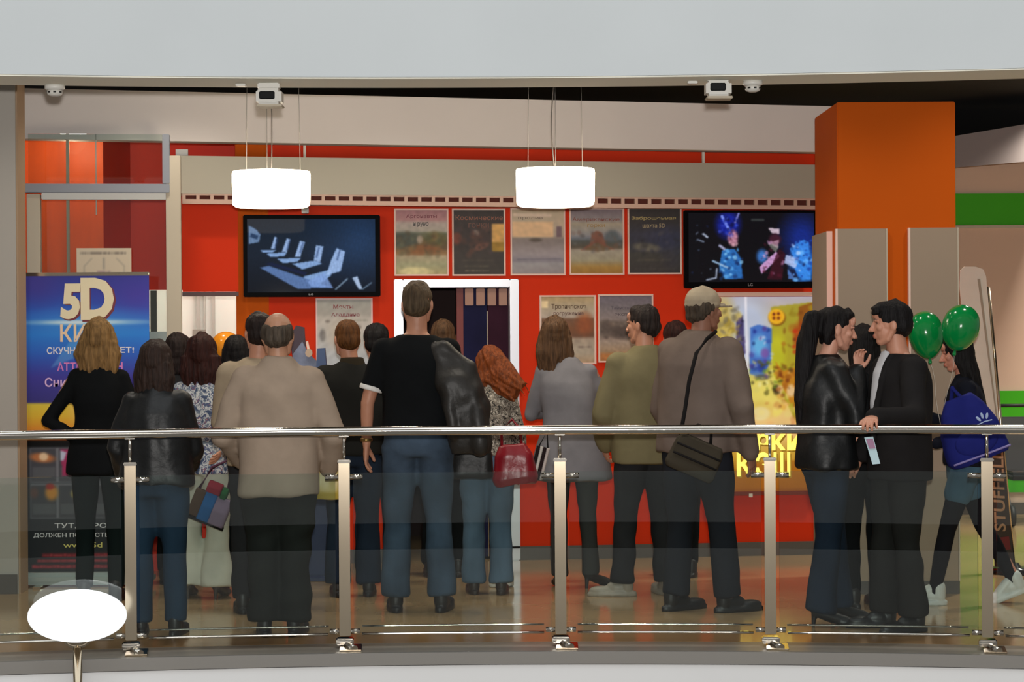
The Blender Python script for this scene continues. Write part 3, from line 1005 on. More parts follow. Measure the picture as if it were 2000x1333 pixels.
poster(r, c, 'upper film poster almost black with a yellow square at its right edge', group=G5,
       texts=[('Космические', 890, 982, 421, 430, (150, 84, 52), .0), ('гонки', 915, 955, 436, 445, (110, 66, 48), .0)])
r = (997, 1104, 407, 538); c = Canvas((1000, 1101, 410, 535), 1.5)
c.grad([(0, (196, 178, 150)), (.2, (206, 186, 160)), (.4, (200, 180, 160)), (.46, (150, 138, 134)), (.7, (160, 150, 154)), (.8, (136, 130, 140)), (.84, (160, 156, 160)), (1, (150, 142, 144))])
c.rect(1001, 1080, 434, 464, (244, 204, 158)); c.rect(1086, 1097, 442, 463, (128, 104, 112)); c.ell(1046, 469, 12, 4, (96, 84, 74), .9, .7)  # bright rectangle is the lamp's reflection painted into the print
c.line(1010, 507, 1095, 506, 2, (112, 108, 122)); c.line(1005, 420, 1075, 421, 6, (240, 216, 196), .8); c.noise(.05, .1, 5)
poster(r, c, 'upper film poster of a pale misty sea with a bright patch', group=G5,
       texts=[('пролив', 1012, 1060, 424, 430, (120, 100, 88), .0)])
r = (1112, 1219, 407, 537); c = Canvas((1115, 1216, 410, 534), 1.5)
c.grad([(0, (128, 114, 122)), (.16, (150, 140, 140)), (.22, (180, 168, 146)), (.4, (160, 160, 164)), (.45, (120, 128, 140)), (.5, (84, 88, 84)), (.6, (96, 84, 66)), (.63, (170, 160, 144)), (.8, (164, 156, 130)), (.9, (170, 132, 60)), (1, (160, 116, 40))])
c.poly([(1166, 451), (1176, 455), (1184, 480), (1202, 488), (1132, 490), (1152, 476), (1156, 455)], (140, 84, 62), .9)
c.poly([(1140, 488), (1166, 474), (1196, 488), (1168, 492)], (110, 92, 60), .8); c.ell(1196, 462, 14, 12, (92, 104, 110), .9, .6)
c.dabs(30, 1116, 1215, 455, 492, [(84, 80, 76), (140, 100, 80), (110, 110, 116)], 2, 6, 43, .5); c.textbar(1125, 1205, 514, 2, (150, 130, 100), .7, 3); c.noise(.08, .12, 6)
poster(r, c, 'upper film poster with a brown rock peak above a pale plain', group=G5,
       texts=[('Американские', 1118, 1210, 425, 434, (140, 74, 56), .0), ('горки', 1147, 1181, 438, 446, (170, 134, 72), .0)])
r = (1226, 1331, 406, 536); c = Canvas((1229, 1328, 409, 533), 1.5)
c.grad([(0, (44, 36, 32)), (.2, (50, 44, 44)), (.4, (54, 54, 72)), (.6, (46, 48, 62)), (.7, (60, 58, 52)), (1, (50, 44, 44))])
c.ell(1300, 468, 30, 22, (50, 56, 92), .7, 1.2); c.ell(1262, 483, 26, 8, (126, 120, 100), .8, .6, .1); c.ell(1312, 505, 18, 18, (52, 50, 66), .6, 1)
c.dabs(30, 1230, 1326, 450, 500, [(40, 44, 70), (70, 70, 92), (34, 34, 44), (96, 92, 84)], 3, 8, 44, .5); c.textbar(1240, 1310, 508, 2, (92, 88, 66), .7, 3); c.textbar(1240, 1316, 525, 2, (80, 74, 66), .7, 4); c.noise(.12, .12, 7)
poster(r, c, 'upper film poster in dark navy with yellow lettering, beside the right television', group=G5,
       texts=[('Заброшенная', 1233, 1320, 423, 431, (178, 160, 98), .015), ('шахта 5D', 1255, 1299, 437, 445, (170, 154, 116), .01)])
r = (1054, 1164, 577, 712); c = Canvas((1058, 1160, 580, 709), 1.5)
c.grad([(0, (186, 160, 116)), (.16, (190, 174, 148)), (.32, (186, 172, 160)), (.33, (120, 84, 60)), (.5, (126, 76, 40)), (.6, (110, 70, 46)), (.64, (176, 158, 140)), (.85, (180, 168, 150)), (1, (176, 148, 116))])
c.ell(1142, 632, 16, 20, (160, 80, 32), .8, .8); c.rect(1058, 1070, 588, 601, (248, 224, 176)); c.textbar(1130, 1155, 678, 2, (110, 96, 90), .7, 3); c.noise(.08, .12, 8)
poster(r, c, 'lower film poster with brown picture behind the woman in the grey coat', group=G5,
       texts=[('Тропическое', 1077, 1144, 594, 606, (92, 66, 40), .015), ('погружение', 1081, 1140, 610, 618, (112, 80, 72), .01)])
r = (1168, 1276, 575, 708); c = Canvas((1172, 1273, 578, 705), 1.5)
c.grad([(0, (112, 104, 118)), (.2, (126, 118, 122)), (.36, (150, 136, 134)), (.4, (112, 98, 90)), (.56, (100, 86, 78)), (.66, (150, 132, 122)), (.7, (170, 152, 138)), (.86, (168, 140, 110)), (.9, (186, 120, 60)), (1, (176, 112, 56))])
c.dabs(60, 1174, 1272, 630, 662, [(70, 58, 54), (130, 110, 96), (90, 76, 70), (150, 130, 116)], 2, 6, 45, .7); c.ell(1214, 650, 22, 12, (74, 60, 54), .8, .7); c.ell(1185, 640, 10, 14, (90, 76, 70), .7, .8); c.ell(1240, 640, 14, 12, (120, 96, 78), .7, .8); c.noise(.1, .14, 9)
poster(r, c, 'lower film poster with grey crowd picture and orange base, left of the olive jacket man', group=G5,
       texts=[('Таинственный', 1193, 1257, 598, 605, (92, 82, 94), .01), ('экспресс', 1201, 1250, 612, 619, (90, 76, 80), .015)])
r = (617, 728, 583, 716); c = Canvas((620, 724, 585, 714), 1.5)
c.grad([(0, (186, 186, 178)), (.3, (200, 192, 184)), (.6, (196, 194, 192)), (1, (190, 196, 204))])
c.ell(630, 655, 6, 12, (110, 106, 106), .8, .6); c.ell(640, 628, 5, 3, (120, 110, 104), .8, .6); c.ell(701, 640, 5, 4, (110, 100, 94), .8, .6); c.textbar(684, 718, 626, 3, (140, 138, 126), .7, 3)
c.ell(672, 655, 30, 26, (206, 186, 160), .5, 1); c.noise(.05, .1, 10)
poster(r, c, 'white printed price sheet with red heading under the left television', nm='price_sheet', fm=mat('pink_edge', (240, 206, 204), .5),
       texts=[('Мечты', 651, 690, 595, 604, (150, 62, 58), .015), ('Аладдина', 647, 702, 611, 620, (140, 56, 62), .01)])

# big back-lit film poster
r = (1392, 1598, 574, 968)
c = Canvas((1397, 1593, 580, 960), 1.5)
c.grad([(0, (190, 180, 190)), (.15, (214, 196, 150)), (.3, (226, 206, 110)), (.5, (240, 216, 96)), (.62, (250, 208, 130)), (.7, (252, 202, 130)), (.8, (216, 168, 60)), (.92, (176, 108, 24)), (1, (150, 80, 20))])
c.ell(1460, 650, 46, 70, (196, 204, 226), .95, .7); c.ell(1410, 640, 26, 60, (206, 176, 76), .8, .8)
c.poly([(1506, 600), (1594, 590), (1594, 860), (1560, 840), (1510, 730)], (176, 160, 30), .85); c.poly([(1560, 600), (1594, 590), (1594, 800), (1566, 770)], (150, 78, 20), .85)
c.ell(1518, 690, 16, 44, (206, 206, 40), .7, .8); c.ell(1562, 660, 12, 28, (178, 56, 16), .8, .7)
c.poly([(1438, 628), (1452, 615), (1456, 690), (1446, 705), (1438, 680)], (70, 60, 110), .9)
c.poly([(1466, 640), (1482, 634), (1508, 642), (1506, 705), (1494, 728), (1490, 742), (1464, 730)], (60, 110, 200), .9)
c.ell(1484, 676, 14, 20, (110, 190, 236), .9, .8); c.ell(1494, 690, 8, 10, (130, 80, 160), .8, .7); c.ell(1486, 712, 14, 12, (70, 90, 180), .7, .7)
c.ell(1488, 738, 14, 6, (30, 34, 60), .8, .6); c.ell(1440, 712, 20, 6, (80, 70, 50), .7, .7)
c.ell(1448, 752, 18, 26, (150, 170, 50), .9, .7); c.ell(1480, 765, 40, 28, (246, 226, 110), .7, .8); c.ell(1450, 784, 14, 4, (180, 60, 24), .9, .5)
c.poly([(1514, 706), (1530, 726), (1552, 718), (1566, 744), (1562, 780), (1544, 790), (1530, 760)], (206, 130, 30), .9); c.ell(1545, 764, 9, 12, (246, 206, 150), .9, .5); c.ell(1516, 760, 8, 8, (60, 50, 20), .9, .5)
c.ell(1485, 808, 18, 13, (255, 240, 190), .95, .4); c.ell(1488, 802, 30, 18, (226, 190, 80), .35, .4); c.ell(1520, 800, 9, 16, (250, 226, 110), .9, .5, .5)
c.ell(1518, 621, 17, 16, (120, 60, 10), .9, .2); c.ell(1517, 619, 16, 15, (252, 190, 40), 1, .2); c.ell(1517, 618, 11, 10, (250, 170, 30), 1, .2)
for qx, qy in ((1512, 614), (1521, 613), (1512, 622), (1521, 622)): c.ell(qx, qy, 3, 3, (120, 50, 20), 1, .4)
c.poly([(1418, 930), (1452, 905), (1560, 900), (1594, 950), (1590, 955), (1400, 955)], (170, 98, 24), .7)
c.dabs(60, 1400, 1450, 600, 690, [(190, 156, 50), (150, 124, 40), (226, 196, 90), (120, 110, 90)], 3, 8, 21, .7)
c.dabs(26, 1466, 1508, 640, 735, [(40, 60, 150), (120, 170, 230), (90, 60, 140), (200, 210, 240), (30, 50, 110)], 2, 7, 22)
c.dabs(22, 1438, 1456, 616, 704, [(60, 50, 100), (110, 90, 140), (40, 34, 60)], 2, 5, 23)
c.dabs(60, 1405, 1530, 706, 770, [(90, 84, 30), (230, 214, 110), (120, 150, 40), (60, 56, 30), (250, 240, 160)], 2, 6, 24)
c.dabs(46, 1515, 1575, 710, 800, [(120, 50, 16), (230, 150, 50), (60, 40, 20), (250, 200, 140), (170, 90, 24)], 2, 7, 25)
c.dabs(40, 1420, 1560, 775, 850, [(250, 180, 110), (240, 150, 90), (250, 226, 130), (200, 120, 60)], 3, 9, 26, .6)
c.dabs(30, 1530, 1592, 600, 720, [(190, 170, 40), (150, 120, 24), (170, 80, 20), (120, 60, 16)], 4, 10, 27, .5)
c.dabs(16, 1548, 1575, 640, 690, [(200, 50, 20), (230, 110, 50), (110, 30, 12)], 2, 5, 28)
c.line(1457, 580, 1460, 735, 4, (250, 244, 250), .9); c.noise(.03, .05, 11)  # pale upright line is a tube's reflection painted into the print
c.a = c.a * .93
u0, u1, z0, z1 = wrect(*r, 0.05)
lb = empty('lightbox_poster', W3((u0 + u1) / 2, .05, z0), 0, 'bright yellow back-lit film poster behind the couple at the railing', 'poster')
wbox('case', u0, u1, z0, z1, 0.001, .05, mat('case_red', (170, 60, 30), .4), lb, .004)
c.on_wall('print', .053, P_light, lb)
wpix('top_rail', 1392, 1598, 571, 579, .062, .01, M_edge, lb)
wpix('bottom_rail', 1392, 1598, 961, 968, .062, .01, mat('rail_dark', (120, 40, 16), .4), lb)
wpix('corner_screw', 1463, 1470, 965, 972, .07, .01, M_paper, lb)
Lt = mat('letter_yellow', (250, 236, 120), .4, emit=(246, 232, 104), estr=.9)
Ls = mat('letter_shadow', (140, 110, 20), .5, emit=(140, 110, 20), estr=.5)
for (s, a, b, y0, y1) in (('арки', 1445, 1566, 848, 880), ('КЭШ', 1437, 1545, 884, 931)):
    letters(s, a + 2.5, b + 2.5, y0 + 3, y1 + 3, .055, Ls, lb, .03)
    letters(s, a, b, y0, y1, .058, Lt, lb, .03)

# ------------------------------------------------------------------ roll-up banner on the left
YB = 12.92
def prect(px0, px1, py0, py1, Y):
    my, mx = (py0 + py1) / 2, (px0 + px1) / 2
    return PY(px0, my, Y).x, PY(px1, my, Y).x, PY(mx, py1, Y).z, PY(mx, py0, Y).z
x0, x1, z0, z1 = prect(52, 293, 537, 1124, YB)
rb = empty('rollup_banner', ((x0 + x1) / 2, YB, 0), 0, 'tall blue, yellow and black roll-up cinema banner beside the pier', 'banner')
c = Canvas((52, 293, 540, 1122), 1.7)
c.grad([(0, (44, 50, 150)), (.06, (40, 62, 170)), (.14, (30, 100, 206)), (.2, (30, 130, 226)), (.26, (34, 100, 206)), (.34, (58, 50, 160)), (.42, (48, 40, 130)), (.424, (48, 40, 130)), (.428, (232, 206, 60)), (.47, (236, 190, 40)), (.53, (232, 130, 20)), (.548, (226, 110, 20)), (.552, (26, 30, 38)), (1, (20, 24, 32))])
c.ell(270, 585, 60, 36, (84, 44, 160), .55, 1.5); c.ell(70, 560, 40, 30, (70, 50, 150), .6, 1.4)
c.ell(180, 631, 110, 22, (64, 160, 240), .55, 1.2); c.ell(170, 632, 112, 5, (200, 236, 250), .8, 1); c.ell(165, 632, 60, 3, (240, 250, 255), .9, 1)
c.poly([(165, 632), (185, 632), (150, 700), (100, 720)], (120, 200, 246), .4)
c.ell(160, 800, 22, 30, (250, 200, 110), .6, 1)
for bx, by in ((60, 876), (115, 876), (170, 876), (225, 876), (60, 947), (115, 947), (170, 947), (225, 947)):
    c.rect(bx - 2, bx + 52, by - 2, by + 66, (120, 122, 130)); c.rect(bx, bx + 50, by, by + 64, (62, 62, 70))
    c.rect(bx + 3, bx + 47, by + 36, by + 56, (84, 86, 92))
c.ell(82, 894, 24, 9, (206, 120, 60), .9, .6, .1); c.ell(85, 892, 9, 8, (250, 220, 180), .9, .5)
c.poly([(118, 878), (146, 878), (146, 925), (122, 930)], (170, 30, 90), .95); c.poly([(118, 880), (130, 884), (124, 900), (118, 900)], (200, 220, 240), .9)
c.ell(100, 962, 12, 14, (226, 150, 40), .9, .7); c.ell(97, 950, 8, 6, (170, 30, 20), .9, .6); c.ell(66, 962, 8, 10, (110, 70, 60), .8, .8); c.ell(148, 964, 10, 9, (196, 180, 90), .9, .6)
for k, yy in enumerate((1083, 1094, 1105)):
    c.rect(80 - 10 * k, 262, yy - 4, yy + 4, (120, 26, 36), .8); c.textbar(82 - 10 * k, 258, yy, 4.5, (206, 70, 80), .8, 3 + k, 4)
c.mesh('print', (x0, YB - .004, z0), (x1 - x0, 0, 0), (0, 0, z1 - z0), P_print, rb)
box('backing', ((x0 + x1) / 2, YB + .001, (z0 + z1) / 2), (x1 - x0, .004, z1 - z0), mat('banner_back', (70, 70, 76), .6), rb)
box('top_rail', ((x0 + x1) / 2, YB, z1 + .004), (x1 - x0 + .01, .022, .022), M_steel, rb, .005)
o = box('cassette', ((x0 + x1) / 2, YB, .052), (x1 - x0 + .04, .17, .078), mat('cassette_silver', (176, 186, 184), .35, .6), rb, .025)
for dx in (-.3, .3):
    box('foot', ((x0 + x1) / 2 + dx, YB, .007), (.05, .3, .013), M_steel, rb, .003)
tube('support_pole', [((x0 + x1) / 2, YB + .03, .05), ((x0 + x1) / 2, YB + .03, z1)], .009, M_steel, rb)
def btext(s, a, b, ya, yb, m, bo=0.0, sh_=0.0, lift=.002):
    X0, X1, Z0, Z1 = prect(a, b, ya, yb, YB)
    lettering(s, ((X0 + X1) / 2, YB - .005, (Z0 + Z1) / 2), (1, 0, 0), (0, 0, 1), X1 - X0, Z1 - Z0, m, rb, bo, sh_, lift=lift)
m5 = mat('ink_cream', (240, 226, 190), .5); m5s = mat('ink_darkred', (120, 40, 50), .5); mw = mat('ink_white', (236, 234, 238), .5)
btext('5', 121, 162, 557, 627, m5s, .04, .1, .001); btext('D', 161, 227, 545, 629, m5s, .04, 0, .001)
btext('5', 118, 158, 554, 624, m5, .05, .1, .003); btext('D', 158, 223, 543, 625, m5, .05, 0, .003)
for k_, ch_ in enumerate('КИНО'):
    btext(ch_, 118 + 26.5 * k_, 142 + 26.5 * k_, 634, 668, mat('ink_peach', (246, 214, 178), .5), .02, 0)
for w_, xa_, xb_ in (('СКУЧНО', 92, 160), ('НЕ', 167, 188), ('БУДЕТ!', 195, 262)):
    btext(w_, xa_, xb_, 678, 692, mw, .02)
btext('АТТРАКЦИОН', 112, 240, 708, 728, mat('ink_pink', (226, 130, 200), .5), .02)
btext('Снимаем', 88, 190, 738, 756, mat('ink_lilac', (230, 190, 236), .5), .02)
btext('ТУТ, ГЕРОИ, А', 107, 250, 1022, 1033, mw, .01)
btext('ДОЛЖЕН ПОЧУВСТВОВАТЬ', 66, 262, 1041, 1051, mw, .01)
btext('www.5d', 124, 200, 1060, 1070, mat('ink_yellow', (226, 214, 120), .5), .01)

# ------------------------------------------------------------------ leaning flag banner at the right
fl = empty('flag_banner', (3.05, 13.3, 0), 0, 'tall leaning banner, white above and dark brown with lettering below, near the green wall', 'banner')
YF = 13.3
def fq(nm, a, b, c_, d_, m, th=.02):
    fr = [PY(*p, YF) for p in (a, b, c_, d_)]
    return hexa(nm, fr, [p + Vector((0, th, 0)) for p in fr], m, fl)
M_flag = mat('flag_white', (206, 204, 190), .7, var=.06, vscale=5)
pts_l = [(1874, 545), (1878, 524), (1890, 520)]
verts = [PY(x, y, YF) for x, y in ((1918, 845), (1886, 700), (1874, 560), (1875, 530), (1884, 521), (1905, 521), (1920, 526), (1926, 540), (1953, 845))]
n = len(verts)
o = mk('white_sail', verts + [v + Vector((0, .015, 0)) for v in verts],
       [tuple(range(n)), tuple(range(2 * n - 1, n - 1, -1))] + [(i, (i + 1) % n, n + (i + 1) % n, n + i) for i in range(n)], M_flag, fl)
fix_normals(o)
fq('sail_shadow_fold', (1949, 842), (1951, 842), (1914, 545), (1909, 545), mat('flag_fold', (150, 142, 124), .8), .004).location += Vector((0, -.006, 0))
fq('brown_panel', (1944, 1108), (1981, 1112), (1958, 846), (1932, 846), mat('flag_brown', (58, 44, 34), .7, var=.1, vscale=6))
o = fq('red_patch', (1947, 1078), (1974, 1073), (1970, 1048), (1942, 1052), mat('flag_red', (110, 30, 30), .7), .004); o.location += Vector((0, -.006, 0))
a, b_ = PY(1944, 1038, YF - .012), PY(1942, 872, YF - .012)
up = (PY(1950, 872, YF) - PY(1956, 1038, YF)).normalized()
cc = (PY(1943, 872, YF - .01) + PY(1958, 1038, YF - .01)) / 2
sd = Vector((-1, 0, 0)) + up * 0.06
lettering('STUFFIELD', cc, up, sd.normalized(), (PY(1950, 872, YF) - PY(1956, 1038, YF)).length, .075, mat('ink_tan', (170, 132, 98), .6), fl, .02, lift=.004)
tube('flag_pole', [(PY(1984, 1112, YF).x, YF + .04, .0), PY(1930, 560, YF + .04)], .012, M_steel, fl)
lathe('flag_foot', (PY(1984, 1112, YF).x, YF + .04, 0.002), [(.2, 0), (.2, .02), (.05, .03), (.03, .06)], M_lens, fl)

# pushchair at the right edge, far back
st = empty('stroller', (4.15, 16.6, 0), 0, 'black folded pushchair at the right edge before the green wall', 'stroller')
M_str = mat('stroller_black', (22, 24, 26), .6)
for sx in (-.2, .2):
    for sy in (-.25, .25):
        o = lathe('wheel', (4.18 + sx, 16.6 + sy, .09), [(.04, -.02), (.085, -.02), (.088, 0), (.085, .02), (.04, .02)], M_str, st, 24, Matrix.Rotation(PI / 2, 3, 'Y'))
    tube('frame_tube', [(4.18 + sx, 16.35, .1), (4.18 + sx, 16.65, .55), (4.18 + sx, 16.95, .95)], .012, M_gmetal, st)
    tube('frame_tube', [(4.18 + sx, 16.85, .1), (4.18 + sx, 16.6, .5)], .012, M_gmetal, st)
box('seat', (4.18, 16.6, .40), (.38, .36, .07), M_str, st, .03)
hexa('seat_back', [(3.99, 16.72, .42), (4.37, 16.72, .42), (4.37, 16.86, .86), (3.99, 16.86, .86)],
     [(3.99, 16.76, .42), (4.37, 16.76, .42), (4.37, 16.9, .86), (3.99, 16.9, .86)], M_str, st, .012)
tube('handle', [(3.98, 16.95, .95), (4.38, 16.95, .95)], .014, M_str, st)

# ================================================================== PEOPLE: geometry toolkit
class Vol:
    """collects closed overlapping volumes, then melts them into one surface"""
    def __init__(s):
        s.v, s.f = [], []
    def _add(s, V, Fs):
        o = len(s.v)
        s.v += [tuple(map(float, p)) for p in V]
        s.f += [tuple(i + o for i in q) for q in Fs]
    def loft(s, rings, n=24, sq=2.3):
        """rings: (cx, cy, cz, rx, ry) horizontal superellipses from bottom to top"""
        V = []
        for cx, cy, cz, rx, ry in rings:
            for k in range(n):
                a = 2 * PI * k / n
                c, d = math.cos(a), math.sin(a)
                V.append((cx + rx * math.copysign(abs(c) ** (2 / sq), c), cy + ry * math.copysign(abs(d) ** (2 / sq), d), cz))
        Fs = []
        m = len(rings)
        for i in range(m - 1):
            for k in range(n):
                k2 = (k + 1) % n
                Fs.append((i * n + k, i * n + k2, (i + 1) * n + k2, (i + 1) * n + k))
        Fs.append(tuple(range(n))[::-1])
        Fs.append(tuple((m - 1) * n + k for k in range(n)))
        s._add(V, Fs)
        return s
    def ell(s, c, r, R=None, n=16, m=10):
        c = Vector(c)
        if not isinstance(r, (tuple, list)):
            r = (r, r, r)
        V = []
        for i in range(1, m):
            th = PI * i / m
            for k in range(n):
                a = 2 * PI * k / n
                p = Vector((r[0] * math.sin(th) * math.cos(a), r[1] * math.sin(th) * math.sin(a), -r[2] * math.cos(th)))
                if R is not None:
                    p = R @ p
                V.append(c + p)
        b, t = Vector((0, 0, -r[2])), Vector((0, 0, r[2]))
        if R is not None:
            b, t = R @ b, R @ t
        V += [c + b, c + t]
        Fs = []
        for i in range(m - 2):
            for k in range(n):
                k2 = (k + 1) % n
                Fs.append((i * n + k, i * n + k2, (i + 1) * n + k2, (i + 1) * n + k))
        B, Tt = (m - 1) * n, (m - 1) * n + 1
        for k in range(n):
            k2 = (k + 1) % n
            Fs.append((B, k2, k))
            Fs.append((Tt, (m - 2) * n + k, (m - 2) * n + k2))
        s._add(V, Fs)
        return s
    def limb(s, pts, rs, n=14, flat=None, ball=True):
        """tapered tube through pts with balls at the joints"""
        pts = [Vector(p) for p in pts]
        V = []
        px = None
        for i, p in enumerate(pts):
            t = (pts[min(i + 1, len(pts) - 1)] - pts[max(i - 1, 0)]).normalized()
            if px is None:
                a = Vector((1, 0, 0)) if abs(t.x) < 0.85 else Vector((0, 1, 0))
                x = (a - t * a.dot(t)).normalized()
            else:
                x = (px - t * px.dot(t)).normalized()
            px = x
            y = t.cross(x)
            r = rs[i]
            r1, r2 = r if isinstance(r, tuple) else (r, r)
            for k in range(n):
                an = 2 * PI * k / n
                V.append(p + x * (r1 * math.cos(an)) + y * (r2 * math.sin(an)))
        Fs = []
        for i in range(len(pts) - 1):
            for k in range(n):
                k2 = (k + 1) % n
                Fs.append((i * n + k, i * n + k2, (i + 1) * n + k2, (i + 1) * n + k))
        Fs.append(tuple(range(n))[::-1])
        Fs.append(tuple((len(pts) - 1) * n + k for k in range(n)))
        s._add(V, Fs)
        if ball:
            for p, r in zip(pts, rs):
                rr = min(r) if isinstance(r, tuple) else r
                s.ell(p, rr * 0.985, n=12, m=8)
        return s
    def melt(s, voxel=0.012, smooth=4, factor=0.5):
        me = bpy.data.meshes.new('tmp')
        me.from_pydata(s.v, [], s.f)
        bm = bmesh.new()
        bm.from_mesh(me)
        bmesh.ops.recalc_face_normals(bm, faces=bm.faces)
        bm.to_mesh(me)
        bm.free()
        o = bpy.data.objects.new('tmp', me)
        C.objects.link(o)
        md = o.modifiers.new('r', 'REMESH')
        md.mode = 'VOXEL'
        md.voxel_size = voxel
        md.adaptivity = 0.0
        if smooth:
            ms = o.modifiers.new('s', 'SMOOTH')
            ms.factor = factor
            ms.iterations = smooth
        dg = bpy.context.evaluated_depsgraph_get()
        ev = bpy.data.meshes.new_from_object(o.evaluated_get(dg))
        V = np.zeros(len(ev.vertices) * 3, np.float32)
        ev.vertices.foreach_get('co', V)
        q = np.zeros(len(ev.loops), np.int32)
        ev.loops.foreach_get('vertex_index', q)
        N = np.zeros(len(ev.vertices) * 3, np.float32)
        ev.vertex_normals.foreach_get('vector', N)
        bpy.data.objects.remove(o)
        bpy.data.meshes.remove(me)
        bpy.data.meshes.remove(ev)
        return [V.reshape(-1, 3).astype(np.float64), q.reshape(-1, 4), N.reshape(-1, 3).astype(np.float64)]

def join(geos):
    Vs, Qs, n = [], [], 0
    for g in geos:
        Vs.append(g[0]); Qs.append(g[1] + n); n += len(g[0])
    return np.concatenate(Vs), np.concatenate(Qs)

def xform(g, M):
    A = np.array(M.to_3x3()); t = np.array(M.translation)
    q = g[1]
    if np.linalg.det(A) < 0:
        q = q[:, ::-1]
    N = g[2] @ np.linalg.inv(A)
    return [g[0] @ A.T + t, q, N / (np.linalg.norm(N, axis=1, keepdims=True) + 1e-9)]

def folds(g, amp, scale, seed, stretch=(1, 1, 1)):
    """push the surface in and out along its normals: cloth folds, hair strands"""
    r = np.random.default_rng(seed)
    P = g[0] * np.array(stretch)
    n = np.zeros(len(P))
    for k in range(10):
        d = r.normal(size=3); d /= np.linalg.norm(d)
        f_ = scale * r.uniform(0.5, 1.9)
        n += np.sin(P @ d * f_ + r.uniform(0, 6.28) + 1.5 * np.sin(P @ r.normal(size=3) * scale * .3))
    n /= 10 ** 0.5
    g[0] = g[0] + g[2] * (amp * n)[:, None]
    return g

def part(name, g, m, root, col=None):
    V, q = (g[0], g[1])
    me = quadmesh(name, V, q)
    if col is not None:
        set_col(me, col)
    return link(name, me, m, root, True)

# ------------------------------------------------------------------ heads, hands, shoes (made once, reused)
_cache = {}
def head_geo(sex):
    key = 'head' + sex
    if key in _cache:
        return _cache[key]
    v = Vol()
    f = sex == 'f'
    v.ell((0, -.014, .030), (.074, .094, .088))
    v.ell((0, .000, .010), (.071, .080, .085))
    v.ell((0, .030, -.030), (.060 if not f else .056, .058, .080))
    v.ell((0, .052, -.088), (.032 if not f else .026, .030, .024))                    # chin
    for sx in (-1, 1):
        v.limb([(sx * .060, -.005, -.035), (sx * .048, .02, -.078), (sx * .018, .055, -.095)], [.017, .019, .018], 10)   # jaw
        v.ell((sx * .040, .058, -.015), (.022, .022, .022))                             # cheek
        v.ell((sx * .076, -.010, -.008), (.009, .019, .031), Matrix.Rotation(sx * .25, 3, 'Z'))    # ear
        v.ell((sx * .030, .079, .022), (.022, .010, .008))                              # brow
        v.ell((sx * .0115, .099, -.030), (.009, .010, .008))                            # nostril wing
    v.limb([(0, .083, .018), (0, .096, -.006), (0, .110, -.028)], [.008, .0095, .0105], 10)   # nose
    v.ell((0, .088, -.055), (.022, .011, .0065))
    v.ell((0, .086, -.066), (.019, .011, .0075))
    v.ell((0, .075, .055), (.05, .02, .03))
    g = v.melt(.0052, 2, .5)
    P = g[0]
    skin = np.ones((len(P), 3))
    def near(c, r):
        d = (P - np.array(c)) / np.array(r)
        return np.clip(1.6 - np.sqrt((d ** 2).sum(1)) * 1.2, 0, 1)[:, None]
    tint = np.ones((len(P), 3))
    lips = near((0, .096, -.060), (.024, .018, .011))
    tint = tint * (1 - lips) + np.array((.80, .46, .44)) * lips
    for sx in (-1, 1):
        b = near((sx * .032, .086, .030), (.024, .02, .0055))
        tint = tint * (1 - b * .85) + np.array((.12, .09, .08)) * b * .85
        e = near((sx * .030, .082, .008), (.014, .02, .0065))
        tint = tint * (1 - e * .8) + np.array((.95, 1.0, 1.05)) * e * .8
        e = near((sx * .030, .084, .008), (.006, .02, .006))
        tint = tint * (1 - e) + np.array((.08, .06, .06)) * e
        e = near((sx * .030, .086, .0155), (.016, .02, .0032))
        tint = tint * (1 - e * .8) + np.array((.15, .1, .1)) * e * .8
    _cache[key] = (g, tint)
    return _cache[key]

def hand_geo(curl, spread=0.0, grip=False):
    """right hand: wrist at the origin, fingers along -z, palm facing -x side, thumb towards +y"""
    key = ('hand', curl, spread, grip)
    if key in _cache:
        return _cache[key]
    v = Vol()
    v.limb([(0, 0, .02), (0, 0, -.01)], [(.019, .026), (.019, .026)], 12)
    v.limb([(0, 0, -.005), (0, .002, -.045), (0, .002, -.082)], [(.016, .027), (.0165, .037), (.0135, .039)], 14, ball=False)
    L = (.066, .076, .071, .056)
    for i in range(4):
        y = .030 - i * .0205
        base = Vector((0, y, -.080 + (.004 if i in (0, 3) else 0)))
        p = [base]
        a = 0.25 * curl
        sp = spread * (1.5 - i) * .09
        for k, fr in enumerate((.46, .30, .24)):
            d = Vector((-math.sin(a), math.sin(sp), -math.cos(a)))
            p.append(p[-1] + d * L[i] * fr)
            a += curl * (.75 if k == 0 else .6)
        rr = .0088 if i < 3 else .0076
        v.limb(p, [rr * 1.05, rr, rr * .93, rr * .82], 10)
    t0 = Vector((-.004, .026, -.022))
    v.limb([t0, t0 + Vector((-.012, .022, -.026)), t0 + Vector((-.022 - .01 * curl, .030, -.054)), t0 + Vector((-.030 - .012 * curl, .030, -.074))], [.0145, .0125, .0105, .009], 10)
    g = v.melt(.0044, 1, .5)
    _cache[key] = g
    return g

